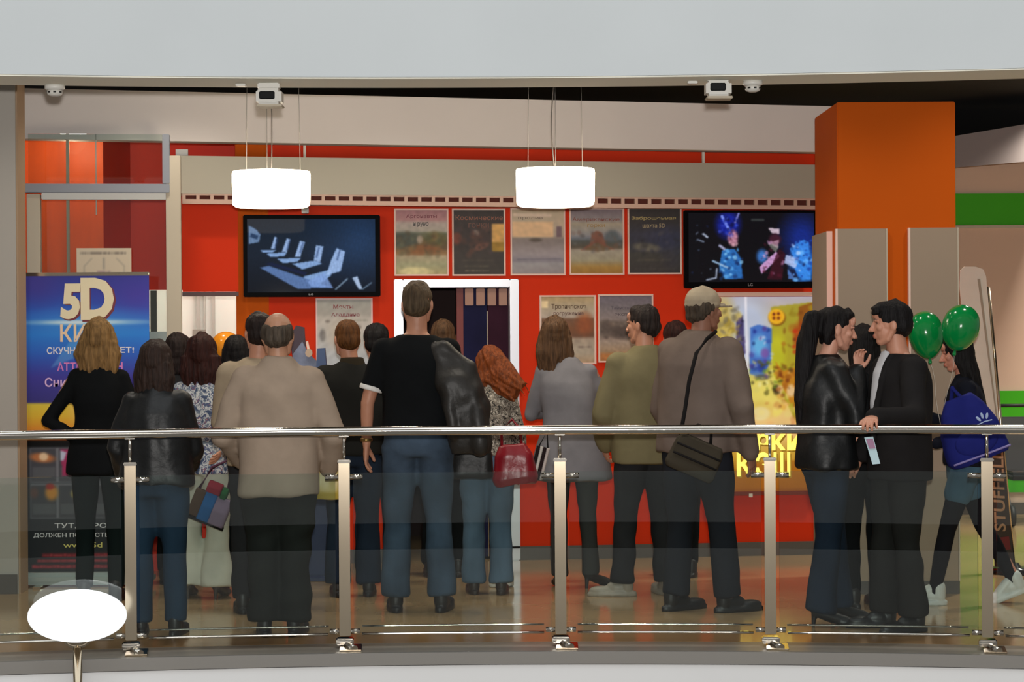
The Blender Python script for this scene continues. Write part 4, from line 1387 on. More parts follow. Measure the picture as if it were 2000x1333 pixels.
def shoe_geo(kind):
    key = 'shoe' + kind
    if key in _cache:
        return _cache[key]
    v = Vol()
    if kind == 'sneaker':
        v.loft([(0, .055, .0, .047, .142), (0, .055, .022, .049, .145), (0, .052, .03, .046, .14)], 24, 2.4)
        v.ell((0, .12, .04), (.043, .07, .032)); v.ell((0, .0, .06), (.040, .075, .055)); v.limb([(0, -.03, .05), (0, -.03, .115)], [.046, .047])
        v.limb([(0, .10, .055), (0, .02, .10)], [.036, .036])
    elif kind == 'heel':
        v.ell((0, .135, .025), (.037, .06, .025)); v.limb([(0, .14, .028), (0, .05, .055), (0, -.02, .085)], [.030, .031, .032])
        v.limb([(0, -.035, .08), (0, -.042, .0)], [.018, .010], 10); v.limb([(0, -.02, .085), (0, -.02, .14)], [.036, .038])
    else:
        v.loft([(0, .06, .0, .042, .150), (0, .06, .02, .043, .150), (0, .055, .03, .038, .14)], 24, 2.2)
        v.ell((0, .125, .035), (.038, .075, .028)); v.ell((0, .02, .05), (.036, .08, .045)); v.limb([(0, -.03, .05), (0, -.03, .10)], [.040, .041])
    g = v.melt(.006, 2, .5)
    _cache[key] = g
    return g

# ------------------------------------------------------------------ the figure
SKIN = (186, 132, 106)
TORSO = {'m': [(.86, .160, .112), (.96, .160, .112), (1.06, .150, .104), (1.18, .158, .110), (1.30, .172, .116), (1.38, .176, .108), (1.43, .150, .085), (1.475, .085, .062)],
         'f': [(.86, .168, .112), (.95, .164, .112), (1.06, .126, .092), (1.15, .130, .096), (1.27, .146, .114), (1.36, .150, .098), (1.42, .130, .076), (1.465, .070, .055)]}

def cloth(name, rgb, rough=.85, leather=False, denim=False):
    if leather:
        return mat('leather_' + name, rgb, .46, bump=.25, bscale=16, var=.2, vscale=9, spec=.35)
    if denim:
        return mat('denim_' + name, rgb, .85, bump=.1, bscale=60, var=.22, vscale=7, stretch=(1, 1, .5), spec=.1)
    return mat('cloth_' + name, rgb, rough, bump=.12, bscale=14, var=.08, vscale=10, spec=.1)

def person(label, px, Y, H, yaw=0.0, sex='m', girth=1.0, top=None, legs=None, arms=None, feet=None,
           head=None, hair=None, shoes=('dress', (24, 22, 22)), skin=SKIN, lean=(0.0, 0.0), vox=.012, seed=1, sx_shift=0.0, group='people waiting at the cinema'):
    k = H / 1.75
    base = PY(px, 1100, Y)
    root = empty('person', (base.x, Y, 0), math.radians(yaw), label, 'person', group)
    top = dict(top or {}); legs = dict(legs or {}); head = dict(head or {}); hair = dict(hair or {})
    S = Matrix.Scale(k, 4)
    def done(g): return xform(g, S)
    def ls(z):          # sideways / forward shift of the trunk at height z
        t = max(0.0, (z - .95) / .5)
        return lean[0] * t, lean[1] * t
    shw = (.178 if sex == 'm' else .150) * (girth * .5 + .5) * top.get('shoulder', 1.0)
    sz = 1.405
    lx, ly = ls(sz)
    SH = {'R': Vector((shw + lx, ly, sz)), 'L': Vector((-shw + lx, ly, sz))}
    arms = arms or {}
    A = {}
    for sd, sg in (('R', 1), ('L', -1)):
        d = dict(elbow=(sg * .245 + lx * .6, -.02 + ly * .6, 1.11), wrist=(sg * .255, .05, .87), curl=.45, roll=0.0, spread=0.0)
        d.update(arms.get(sd, {}))
        A[sd] = d
    feet = feet or {}
    FT = {'R': feet.get('R', (.10, 0, -6)), 'L': feet.get('L', (-.10, 0, 6))}
    HIP = {'R': Vector((.088, 0, .90)), 'L': Vector((-.088, 0, .90))}
    ANK, KNE = {}, {}
    for sd in 'RL':
        f_ = FT[sd]
        zl = f_[3] if len(f_) > 3 else 0.0
        ANK[sd] = Vector((f_[0], f_[1], .085 + zl))
        mid = (HIP[sd] + ANK[sd]) / 2
        kb = f_[4] if len(f_) > 4 else .018
        KNE[sd] = Vector((mid.x, mid.y + kb, .485 + zl * .4))
    # --- bare body
    v = Vol()
    hs = head.get('off', (0, 0, 0))
    nx, ny = ls(1.5)
    HC = Vector((nx + hs[0], ny + .018 + hs[1], 1.637 + hs[2]))
    v.loft([(ls(z)[0], ls(z)[1], z, rx * .84 * (girth * .7 + .3), ry * .84 * (girth * .7 + .3)) for z, rx, ry in TORSO[sex]], 20)
    v.limb([(nx, ny - .012, 1.43), (nx * .6 + HC.x * .4, ny * .6 + (HC.y - .02) * .4, 1.50), (HC.x, HC.y - .024, HC.z - .05)],
           [.062 if sex == 'm' else .05, .056 if sex == 'm' else .047, .056 if sex == 'm' else .047], 14)
    for sd in 'RL':
        el, wr = Vector(A[sd]['elbow']), Vector(A[sd]['wrist'])
        r = 1.0 if sex == 'm' else .82
        v.limb([SH[sd], SH[sd].lerp(el, .5), el, el.lerp(wr, .35), wr], [.050 * r, .045 * r, .037 * r, .036 * r, .024 * r], 12)
        v.limb([HIP[sd], HIP[sd].lerp(KNE[sd], .5), KNE[sd], KNE[sd].lerp(ANK[sd], .35), ANK[sd]], [.075, .066, .050, .050, .034], 12)
    geos = [v.melt(max(.011, vox * .95), 3)]
    ncol = [np.ones((len(geos[0][0]), 3))]
    hg, tint = head_geo(sex)
    hsc = head.get('scale', 1.0)
    Rh = Matrix.Rotation(math.radians(head.get('yaw', 0)), 4, 'Z') @ Matrix.Rotation(math.radians(head.get('roll', 0)), 4, 'Y') @ Matrix.Rotation(math.radians(head.get('pitch', 0)), 4, 'X')
    MH = Matrix.Translation(HC) @ Rh @ Matrix.Scale(hsc, 4)
    geos.append(xform(hg, MH)); ncol.append(tint)
    for sd, sg in (('R', 1), ('L', -1)):
        a = A[sd]
        el, wr = Vector(a['elbow']), Vector(a['wrist'])
        d = Vector(a['hand']) if 'hand' in a else (wr - el)
        d.normalize()
        z = -d
        ref = Vector(a.get('thumb', (0, 1, 0)))
        y = (ref - z * ref.dot(z)).normalized()
        x = y.cross(z)
        if sg < 0:
            x = -x
        hs_ = (1.0 if sex == 'm' else .88)
        Mm = Matrix(((x.x * hs_, y.x * hs_, z.x * hs_, wr.x), (x.y * hs_, y.y * hs_, z.y * hs_, wr.y), (x.z * hs_, y.z * hs_, z.z * hs_, wr.z), (0, 0, 0, 1)))
        hgq = xform(hand_geo(a['curl'], a['spread']), Mm)
        geos.append(hgq); ncol.append(np.ones((len(hgq[0]), 3)))
    V, q = join(geos)
    sk = np.array(lin(skin)[:3])
    col = np.concatenate(ncol) * sk
    r_ = np.random.default_rng(seed)
    part('body', xform([V, q, V * 0 + 1], S), mat_attr('skin', 0, .5), root, col)
    # --- lower garment
    if legs.get('kind', 'trousers') == 'trousers':
        w, fl_ = legs.get('w', 1.0), legs.get('hem', .062)
        v = Vol()
        zt_ = legs.get('top', 1.02)
        v.loft([(0, -.006, .83, .150 * w * girth, .105 * w * girth), (0, -.008, .90, .168 * girth, .120 * girth), (0, -.004, .97, .166 * girth, .118 * girth), (0, 0, zt_, .150 * girth, .108 * girth)], 24)
        for sd in 'RL':
            hz = ANK[sd] + Vector((0, -.005, -.005))
            v.limb([HIP[sd] + Vector((0, 0, -.02)), HIP[sd].lerp(KNE[sd], .45), KNE[sd], KNE[sd].lerp(hz, .5), hz],
                   [.096 * w * girth, .088 * w * girth, .068 * w, (.066 * w + fl_) / 2, fl_], 16, ball=False)
            v.ell(KNE[sd], .067 * w)
        g = folds(v.melt(vox, 12), legs.get('fold', .0045), 22, seed, (1, 1, 1.1))
        part('trousers', done(g), legs['mat'], root)
    elif legs['kind'] == 'shorts':
        v = Vol()
        v.loft([(0, 0, .80, .160, .115), (0, -.005, .90, .17, .122), (0, 0, 1.02, .145, .105)], 24)
        for sd in 'RL':
            v.limb([HIP[sd], HIP[sd].lerp(KNE[sd], .42)], [.096, .096], 16)
        part('shorts', done(folds(v.melt(vox, 9), .004, 22, seed)), legs['mat'], root)
        v = Vol()
        for sd in 'RL':
            v.limb([HIP[sd] + Vector((0, 0, -.08)), HIP[sd].lerp(KNE[sd], .5), KNE[sd], KNE[sd].lerp(ANK[sd], .35), ANK[sd] + Vector((0, 0, -.03))], [.080, .074, .056, .056, .040], 14)
        part('leggings', done(v.melt(vox, 9)), legs['mat2'], root)
    # --- upper garment
    if top:
        b = top.get('bulk', .018)
        hem = top.get('hem', .88)
        v = Vol()
        rings = []
        T = TORSO[sex]
        def dim(z):
            zs = [t[0] for t in T]
            return np.interp(z, zs, [t[1] for t in T]), np.interp(z, zs, [t[2] for t in T])
        zz = [hem] + [z for z in (.62, .70, .78, .86, .95, 1.05, 1.15, 1.25, 1.33) if z > hem + .04]
        flare = top.get('flare', .012)
        for z in zz:
            rx, ry = dim(z)
            waist = top.get('straight', .5)
            if z < 1.28:
                mx = max(dim(1.28)[0], dim(.9)[0]) ; my = max(dim(1.28)[1], dim(.9)[1])
                rx = rx * (1 - waist) + mx * waist; ry = ry * (1 - waist) + my * waist
            e = flare * max(0, (1.1 - z) / .3)
            x_, y_ = ls(z)
            rings.append((x_, y_ - .004, z, (rx + b + e) * girth, (ry + b + e) * girth))
        for z, rx, ry in T:
            if z > 1.33:
                x_, y_ = ls(z)
                rings.append((x_, y_ - .004, z, (rx + b * .9) * (girth * .6 + .4), (ry + b * .8) * (girth * .6 + .4)))
        x_, y_ = ls(1.5)
        if top.get('collar', True):
            rings.append((x_, y_ - .006, top.get('neck', 1.495), .070, .064))
        v.loft(rings, 28)
        sl = top.get('sleeve', 'long')
        sb = top.get('sleeve_b', b * .8)
        rr = 1.0 if sex == 'm' else .84
        for sd, sg in (('R', 1), ('L', -1)):
            el, wr = Vector(A[sd]['elbow']), Vector(A[sd]['wrist'])
            s0 = SH[sd] + Vector((-sg * .012, 0, -.004))
            v.ell(s0, (.060 * rr + sb, .060 * rr + sb, .052 * rr + sb))
            if sl == 'long':
                v.limb([s0, s0.lerp(el, .5), el, el.lerp(wr, .5), el.lerp(wr, .97)], [.054 * rr + sb, .050 * rr + sb, .045 * rr + sb, .039 * rr + sb, .031 * rr + sb], 14)
            elif sl == 'short':
                v.limb([s0, s0.lerp(el, .72)], [.056 * rr + sb, .053 * rr + sb], 14, ball=False)
            elif sl == 'none':
                pass
        g = v.melt(vox, 11)
        g = folds(g, top.get('fold', .006), top.get('ffreq', 20), seed + 50, (1, 1, .55))
        part(top.get('name', 'jacket'), done(g), top['mat'], root)
        if sl == 'short' and top.get('cuff'):
            v = Vol()
            for sd in top.get('cuff_sides', 'L'):
                el = Vector(A[sd]['elbow']); s0 = SH[sd] + Vector((0, 0, -.004))
                v.limb([s0.lerp(el, .68), s0.lerp(el, .77)], [.054 * rr + sb] * 2, 16, ball=False)
            part('sleeve_hem', done(v.melt(.006, 1)), top['cuff'], root)
        if top.get('collar_mat') is not None:
            v = Vol()
            v.loft([(x_, y_ - .008, 1.455, .092, .078), (x_, y_ - .010, 1.52, .073, .066), (x_, y_ - .01, 1.525, .060, .055)], 24)
            part('collar', done(v.melt(.008, 2)), top['collar_mat'], root)
    # --- hair
    if hair:
        v = Vol()
        kd = hair.get('kind', 'short')
        vb = hair.get('vol', 0.0)
        hv = .0065
        if kd == 'short':
            v.ell((0, -.022, .040), (.080 + vb, .094 + vb, .088 + vb))
            v.ell((0, -.050, -.004), (.073 + vb, .066 + vb, .075))
            v.ell((0, .028, .085), (.062 + vb, .058, .036 + vb))
            if hair.get('fringe'):
                v.limb([(-.05, .075, .085), (.0, .088, .088), (.05, .075, .085)], [.016, .018, .016], 10)
                v.limb([(-.055, .07, .065), (-.02, .092, .062)], [.012, .012], 10)
        elif kd == 'bald':
            for sg in (-1, 1):
                v.limb([(sg * .070, .005, .012), (sg * .068, -.045, .012), (sg * .035, -.088, .0), (0, -.098, -.005)], [(.016, .034), (.018, .042), (.018, .042), (.018, .042)], 12, ball=False)
            v.ell((0, -.055, -.03), (.066, .058, .045))
        else:
            n_ = hair.get('len', .25)
            wd = hair.get('w', 1.0)
            bk = hair.get('back', 0.0)
            fall = hair.get('fall', (0, 0))
            v.ell((0, -.020, .038), (.084 + vb, .098 + vb, .092 + vb))
            v.ell((0, -.045, .0), (.082 + vb, .070 + vb, .085))
            v.ell((0, .030, .085), (.060, .056, .036))
            pts, rs = [], []
            for i in range(6):
                t = i / 5
                pts.append((fall[0] * t, -.052 - bk * t + fall[1] * t, -.01 - n_ * t))
                rs.append(((.080 + vb) * wd * (1 - .22 * t * t), (.050 + vb * .6) * (1 - .45 * t)))
            v.limb(pts, rs, 18, ball=False)
            if hair.get('sides', True):
                for sg in (-1, 1):
                    v.limb([(sg * .074, .0, .02), (sg * .080 * wd, -.004, -.06), (sg * .074 * wd + fall[0] * .6, -.02, -.06 - n_ * .55)], [(.016, .034), (.018, .034), (.012, .022)], 10, ball=False)
            lr = np.random.default_rng(seed + 77)
            if n_ > .12:
                for j in range(13):
                    a_ = math.radians(-88 + 176 * j / 12)
                    q_ = lr.uniform(.82, 1.14)
                    sx_, cy_ = math.sin(a_), math.cos(a_)
                    v.limb([(sx_ * (.078 + vb), -.03 - .062 * cy_, .03), (sx_ * (.084 + vb) * wd, -.035 - .062 * cy_, -.03 - n_ * .3 * q_),
                            (sx_ * .080 * wd + fall[0] * .6 + lr.normal(0, .008), -.04 - .052 * cy_ - bk * .6 + fall[1] * .6, -.02 - n_ * .72 * q_),
                            (sx_ * .068 * wd + fall[0] * 1.05 + lr.normal(0, .012), -.04 - .05 * cy_ - bk + fall[1], -.02 - n_ * 1.06 * q_)],
                           [.016, .019, .015, .006], 8)
            if hair.get('tail'):
                v.limb([(0, -.10, .06), (0, -.145, .04), (0, -.155, -.10), (.01, -.15, -.26), (.01, -.14, -.42), (.01, -.13, -.52)], [.035, .05, .052, .05, .042, .02], 12)
        g = v.melt(hv, 3)
        g = folds(g, hair.get('amp', .0035), hair.get('freq', 120), seed + 9, (1, 1, .18))
        part('hair', done(xform(g, MH)), hair['mat'], root)
    if head.get('cap'):
        v = Vol()
        v.ell((0, -.016, .052), (.086, .104, .080))
        v.ell((0, -.016, .030), (.087, .105, .036))
        v.limb([(-.06, .085, .028), (0, .105, .026), (.06, .085, .028)], [(.010, .010)] * 3, 10)
        v.loft([(0, .105, .018, .068, .068), (0, .105, .027, .068, .068)], 20)
        v.ell((0, -.016, .131), (.01, .01, .006))
        part('cap', done(xform(folds(v.melt(.006, 2), .0015, 60, seed), MH)), head['cap'], root)
    # --- shoes
    for sd in 'RL':
        f_ = FT[sd]
        zl = f_[3] if len(f_) > 3 else 0.0
        pit = f_[5] if len(f_) > 5 else 0.0
        M_ = Matrix.Translation((f_[0], f_[1], zl)) @ Matrix.Rotation(math.radians(f_[2]), 4, 'Z') @ Matrix.Rotation(math.radians(pit), 4, 'X')
        part('shoe', done(xform(shoe_geo(shoes[0]), M_)), mat('shoe_%d_%d_%d' % shoes[1], shoes[1], .45), root)
    return root

def blob(name, vol, m, root, vox=.008, smooth=3, amp=0.0, scale=20, seed=3):
    g = vol.melt(vox, smooth)
    if amp:
        g = folds(g, amp, scale, seed)
    return part(name, g, m, root)

# ================================================================== THE PEOPLE
HB = lambda n, c: mat('hair_' + n, c, .62, spec=.2, bump=.5, bscale=110, var=.5, vscale=80, stretch=(1, 1, .10))
h_blond, h_dark, h_brown, h_black = HB('blond', (126, 96, 58)), HB('dark', (34, 24, 22)), HB('brown', (84, 60, 38)), HB('black', (18, 15, 16))
h_red, h_dkred, h_grey, h_lbrown = HB('red', (116, 56, 20)), HB('dark_red', (48, 22, 18)), HB('grey', (70, 60, 50)), HB('light_brown', (84, 60, 40))
jean = cloth('blue', (44, 60, 84), denim=True); jean_l = cloth('pale', (84, 104, 124), denim=True); jean_d = cloth('dark', (30, 40, 54), denim=True)
c_black = cloth('black', (16, 18, 20)); c_char = cloth('charcoal', (38, 38, 40)); lea = cloth('black', (20, 21, 22), leather=True)
NB = (24, 22, 22)

# blonde woman with one hand on her hip
person('woman with shoulder-length blonde hair in a black sweater, one hand on her hip', 196, 12.2, 1.665, 0, 'f', 1.0,
       top=dict(mat=c_black, hem=.80, bulk=.014, name='sweater', straight=.25, flare=.02, collar=True, neck=1.51),
       legs=dict(mat=cloth('dark_green', (16, 26, 26)), w=.92, hem=.055),
       arms={'L': dict(elbow=(-.315, -.02, 1.135), wrist=(-.155, -.045, 1.03), curl=.5, hand=(1, .25, -.35), thumb=(0, 0, 1))},
       hair=dict(kind='long', len=.21, w=1.42, vol=.012, mat=h_blond, amp=.006, freq=70), seed=1)

# woman in the leather jacket, nearest on the left
person('short woman with dark brown hair in a black leather jacket and blue jeans', 306, 10.80, 1.545, 0, 'f', 1.08,
       top=dict(mat=lea, hem=.90, bulk=.032, straight=.75, fold=.010, ffreq=30, sleeve_b=.022), legs=dict(mat=cloth('navy', (36, 54, 72), denim=True), w=1.05, hem=.07),
       arms={'R': dict(elbow=(.232, .05, 1.11), wrist=(.16, .24, 1.0)), 'L': dict(elbow=(-.245, .0, 1.12), wrist=(-.20, .12, .90))},
       feet={'R': (.115, .0, -8), 'L': (-.095, 0, 6)}, head=dict(yaw=-14), lean=(-.0, .02),
       hair=dict(kind='long', len=.24, w=1.28, vol=.008, mat=HB('dark_brown', (46, 32, 26)), amp=.005, freq=80), seed=2)

# crowd behind them
person('person with dark curly hair half hidden behind the woman in the patterned blouse', 350, 13.02, 1.575, 0, 'f', 1.0,
       top=dict(mat=c_char, hem=.88), legs=dict(mat=c_black), hair=dict(kind='long', len=.14, w=1.1, vol=.01, mat=h_dark), vox=.018, seed=3)
person('woman with long dark hair in a blue and white patterned blouse and white trousers', 397, 12.3, 1.565, -8, 'f', 1.0,
       top=dict(mat=mat_pattern('patterned_blouse', [(0, (60, 74, 104)), (.40, (112, 124, 140)), (.47, (196, 198, 198)), (.55, (74, 86, 118)), (.62, (150, 96, 104)), (.66, (206, 206, 204))], 26),
                hem=.84, bulk=.016, name='blouse', flare=.03),
       legs=dict(mat=cloth('ivory', (188, 186, 172)), w=1.18, hem=.125, fold=.009),
       arms={'R': dict(elbow=(.23, .02, 1.1), wrist=(.20, -.27, .99)), 'L': dict(elbow=(-.22, -.02, 1.1), wrist=(-.20, .1, .95))},
       hair=dict(kind='long', len=.27, w=1.42, vol=.018, mat=h_dkred, amp=.007, freq=70), shoes=('heel', (60, 50, 44)), seed=4)
person('person with black hair behind the orange balloon near the booth window', 464, 12.6, 1.565, 0, 'f', 1.0,
       top=dict(mat=c_char, hem=.88), legs=dict(mat=c_black), hair=dict(kind='long', len=.18, vol=.004, mat=h_black), vox=.018, seed=5)
person('dark-haired man in a pale shirt with an orange sleeve, close behind the balding man', 506, 11.65, 1.70, 8, 'm', .92,
       top=dict(mat=cloth('sand', (158, 142, 120)), hem=.86, bulk=.03, shoulder=1.0), legs=dict(mat=c_char, w=1.0),
       head=dict(yaw=0, off=(.01, 0, 0)), arms={'L': dict(elbow=(-.215, .04, 1.12), wrist=(-.14, .22, 1.0))}, hair=dict(kind='short', mat=h_dark), seed=6)

# balding man
person('balding man in a loose beige shirt and dark trousers, back to the railing', 546, 10.78, 1.685, 0, 'm', 1.08,
       top=dict(mat=cloth('beige', (152, 134, 117)), hem=.765, bulk=.034, straight=.9, flare=.004, fold=.006, ffreq=22, name='shirt', sleeve_b=.030, shoulder=1.0, neck=1.53),
       legs=dict(mat=cloth('olive_black', (34, 35, 32)), w=1.28, hem=.09, fold=.006),
       arms={'R': dict(elbow=(.305, -.02, 1.09), wrist=(.262, .13, .90), curl=.9), 'L': dict(elbow=(-.305, -.02, 1.09), wrist=(-.225, .18, .95), curl=.9)},
       feet={'R': (.085, .0, -10), 'L': (-.085, 0, 10)}, head=dict(pitch=-10, off=(-.004, .015, .0), scale=1.06),
       hair=dict(kind='bald', mat=h_grey), skin=(176, 128, 100), seed=7)

# man with brown hair
person('young man with brown hair and a high collar in a dark jacket and jeans', 690, 12.35, 1.655, 6, 'm', 1.0,
       top=dict(mat=cloth('dark_olive', (30, 30, 28)), hem=.90, bulk=.028, collar_mat=cloth('olive_collar', (48, 42, 32)), neck=1.50), legs=dict(mat=jean_d, w=1.05, hem=.085),
       head=dict(yaw=10, pitch=-6, off=(-.03, .0, 0)), hair=dict(kind='short', mat=HB('chestnut', (88, 54, 24)), vol=.002), seed=8)
person('person with short black hair between the brown-haired man and the tall man', 738, 12.95, 1.63, 0, 'm', 1.0,
       top=dict(mat=c_black, hem=.88), legs=dict(mat=jean_d), hair=dict(kind='short', mat=h_black, vol=.008), vox=.018, seed=9)

# tall man
tall = person('tall man in a black T-shirt and jeans with a jacket over his shoulder', 816, 11.66, 1.872, 0, 'm', 1.04,
       top=dict(mat=c_black, hem=.95, bulk=.014, sleeve='short', cuff=mat('white_hem', (222, 220, 216), .7), name='t_shirt', straight=.35, collar=False, fold=.004),
       legs=dict(mat=mat('denim_worn', (60, 74, 90), .85, spec=.1, bump=.12, bscale=40, var=.4, vscale=5), w=1.04, hem=.082, top=1.0),
       arms={'L': dict(elbow=(-.262, -.01, 1.11), wrist=(-.272, .03, .885), curl=.55, thumb=(0, 1, 0)), 'R': dict(elbow=(.225, .10, 1.15), wrist=(.10, .26, 1.28), curl=1.0)},
       feet={'R': (.13, .0, -10), 'L': (-.12, 0, 8)}, head=dict(off=(.005, 0, 0), pitch=-2),
       hair=dict(kind='short', mat=HB('mid_brown', (78, 64, 48)), vol=.000), seed=10)
kk = 1.872 / 1.75
v = Vol(); v.limb([(-.272 * kk, .028 * kk, .905 * kk), (-.272 * kk, .028 * kk, .925 * kk)], [.036] * 2, 16, ball=False)
blob('wristwatch', v, mat('watch_gold', (150, 120, 70), .3, .8), tall, .005, 1)
# the jacket he carries
o_ = PY(816, 1100, 11.66)
jk = empty('carried_jacket', (o_.x + .11, 11.5, 1.0), 0, 'dark leather jacket slung over the tall man\'s right shoulder', 'jacket')
v = Vol()
v.loft([(.205, .03, -.10, .115, .05), (.195, .03, .05, .125, .075), (.165, .04, .20, .135, .085), (.12, .06, .34, .125, .085), (.065, .09, .45, .10, .075), (.02, .12, .53, .06, .055)], 24)
v.limb([(.05, .09, .5), (.17, .06, .38), (.235, .0, .15), (.25, -.01, -.07)], [.05, .06, .058, .05], 14)
v.limb([(.05, .06, .45), (.08, .0, .25), (.10, -.02, .02)], [.03, .045, .04], 12)
blob('jacket_body', v, cloth('brown_black', (38, 36, 34), leather=True), jk, .010, 3, .009, 24, 6)
person('person with light brown hair standing before the doorway, head only showing', 868, 13.3, 1.66, 0, 'f', .95,
       top=dict(mat=c_char, hem=.88), legs=dict(mat=c_black), hair=dict(kind='long', len=.10, mat=h_lbrown), vox=.018, seed=11)

# red-haired woman, bending her head
person('red-haired woman with bowed head in a spotted top and faded jeans', 952, 12.4, 1.50, 0, 'f', 1.02,
       top=dict(mat=mat_pattern('spotted_top', [(0, (34, 30, 28)), (.44, (150, 140, 126)), (.52, (60, 52, 46)), (.58, (190, 182, 168))], 60), hem=.98, bulk=.016, sleeve='long', name='top'),
       legs=dict(mat=jean_l, w=1.12, hem=.09), head=dict(yaw=-15, pitch=-24, roll=-30, off=(.03, .05, -.025)),
       feet={'R': (.10, 0, -6), 'L': (-.10, 0.03, 10)},
       arms={'R': dict(elbow=(.235, -.01, 1.12), wrist=(.24, .02, .90)), 'L': dict(elbow=(-.22, .0, 1.1), wrist=(-.16, .16, 1.0))},
       hair=dict(kind='long', len=.30, w=1.25, vol=.014, mat=h_red, fall=(.10, .02), amp=.009, freq=60), shoes=('dress', (50, 40, 34)), seed=12, lean=(.02, .05))

# woman in the grey coat
gw = person('woman with long brown hair in a long grey coat and grey trousers', 1118, 12.66, 1.675, 0, 'f', 1.05,
       top=dict(mat=cloth('grey', (126, 124, 128)), hem=.70, bulk=.024, flare=.05, straight=.45, fold=.006, name='coat', sleeve_b=.016),
       legs=dict(mat=cloth('grey_trouser', (62, 62, 60)), w=.88, hem=.058),
       arms={'L': dict(elbow=(-.26, .08, 1.12), wrist=(-.13, .25, 1.14), curl=.9), 'R': dict(elbow=(.265, .10, 1.10), wrist=(.15, .28, 1.12), curl=.9)},
       feet={'R': (.12, .02, -45), 'L': (-.085, 0, 6)}, head=dict(off=(-.075, .0, -.005), yaw=6), lean=(-.03, .0),
       hair=dict(kind='long', len=.27, w=1.25, vol=.004, mat=h_lbrown, amp=.006, freq=75), shoes=('heel', (34, 30, 28)), seed=13)

# man in the olive jacket
person('dark-haired man in an olive jacket looking left at the posters', 1262, 12.3, 1.735, 18, 'm', 1.06,
       top=dict(mat=cloth('olive', (118, 110, 82)), hem=.80, bulk=.034, straight=.8, name='jacket', fold=.009, flare=.0, neck=1.52),
       legs=dict(mat=c_char, w=1.05, hem=.075),
       arms={'L': dict(elbow=(-.27, .02, 1.10), wrist=(-.20, .16, .90), curl=.8)},
       feet={'R': (.12, -.02, 0), 'L': (-.15, .02, 70)}, head=dict(yaw=38, off=(.0, .02, .0)),
       hair=dict(kind='short', mat=HB('soft_black', (40, 32, 30)), vol=.002), shoes=('dress', (150, 140, 126)), seed=14)
person('person with dark hair hidden between the olive jacket man and the man in the cap', 1322, 13.2, 1.64, 0, 'f', 1.0,
       top=dict(mat=c_char, hem=.88), legs=dict(mat=c_black), hair=dict(kind='short', mat=h_dkred, vol=.004), vox=.018, seed=15)

# man in the cap
cap_root = person('older man in a pale baseball cap and grey-brown jacket with a shoulder bag', 1362, 11.6, 1.835, -38, 'm', 1.12,
       top=dict(mat=cloth('grey_brown', (112, 98, 90)), hem=.86, bulk=.034, straight=.8, name='jacket', fold=.008, flare=.0, neck=1.52),
       legs=dict(mat=cloth('blue_black', (34, 36, 42)), w=1.08, hem=.078),
       arms={'R': dict(elbow=(.30, -.02, 1.10), wrist=(.285, .08, .86), curl=.6), 'L': dict(elbow=(-.24, .02, 1.1), wrist=(-.2, .16, .9))},
       feet={'R': (.16, .06, -30), 'L': (-.11, -.05, -20)}, head=dict(yaw=-18, off=(.0, .035, -.01), cap=cloth('cap', (172, 158, 136))),
       hair=dict(kind='bald', mat=h_grey), skin=(150, 104, 84), lean=(.0, .03), seed=16)

# couple at the railing
cw = person('woman with black ponytail in a black leather jacket, hand raised to her chin', 1614, 11.05, 1.715, -82, 'f', 1.06,
       top=dict(mat=lea, hem=.86, bulk=.034, straight=.6, fold=.010, ffreq=30, sleeve_b=.022, name='jacket'), legs=dict(mat=jean_d, w=1.05, hem=.092),
       arms={'R': dict(elbow=(.225, .10, 1.12), wrist=(.10, .155, 1.40), curl=1.0, hand=(-.25, .1, 1), thumb=(-.3, 1, 0)),
             'L': dict(elbow=(-.23, .02, 1.1), wrist=(-.15, .16, 1.0))},
       feet={'R': (.09, -.06, -4), 'L': (-.09, .10, 4)}, head=dict(yaw=-4, pitch=-9, off=(0, .05, -.012)), lean=(0, .0),
       hair=dict(kind='long', len=.08, w=.95, vol=-.002, mat=h_black, tail=True, sides=False, amp=.005, freq=80), shoes=('heel', (18, 18, 20)), skin=(206, 150, 126), seed=17)
cm = person('young man in a dark suit jacket and white shirt resting a hand on the rail', 1758, 10.85, 1.735, 105, 'm', 1.06,
       top=dict(mat=cloth('suit', (32, 30, 30)), hem=.80, bulk=.024, straight=.7, name='suit_jacket', fold=.005, collar=False), legs=dict(mat=cloth('suit_trouser', (36, 34, 32)), w=1.08, hem=.085),
       arms={'L': dict(elbow=(-.335, .08, 1.15), wrist=(-.462, .369, 1.158), curl=1.05, hand=(-.79, .52, -.12), thumb=(.52, .79, 0), spread=.4),
             'R': dict(elbow=(.24, .0, 1.1), wrist=(.2, .14, .92))},
       feet={'R': (.10, .05, -8), 'L': (-.11, -.02, 8)}, head=dict(yaw=-22, pitch=-3, off=(0, .03, -.004)),
       hair=dict(kind='short', mat=h_black, vol=.004, fringe=True), skin=(196, 138, 112), seed=18)
person('woman with long black hair partly hidden behind the couple', 1690, 11.72, 1.61, 20, 'f', .95,
       top=dict(mat=c_black, hem=.88), legs=dict(mat=c_black), hair=dict(kind='long', len=.3, mat=h_black), vox=.018, seed=19)

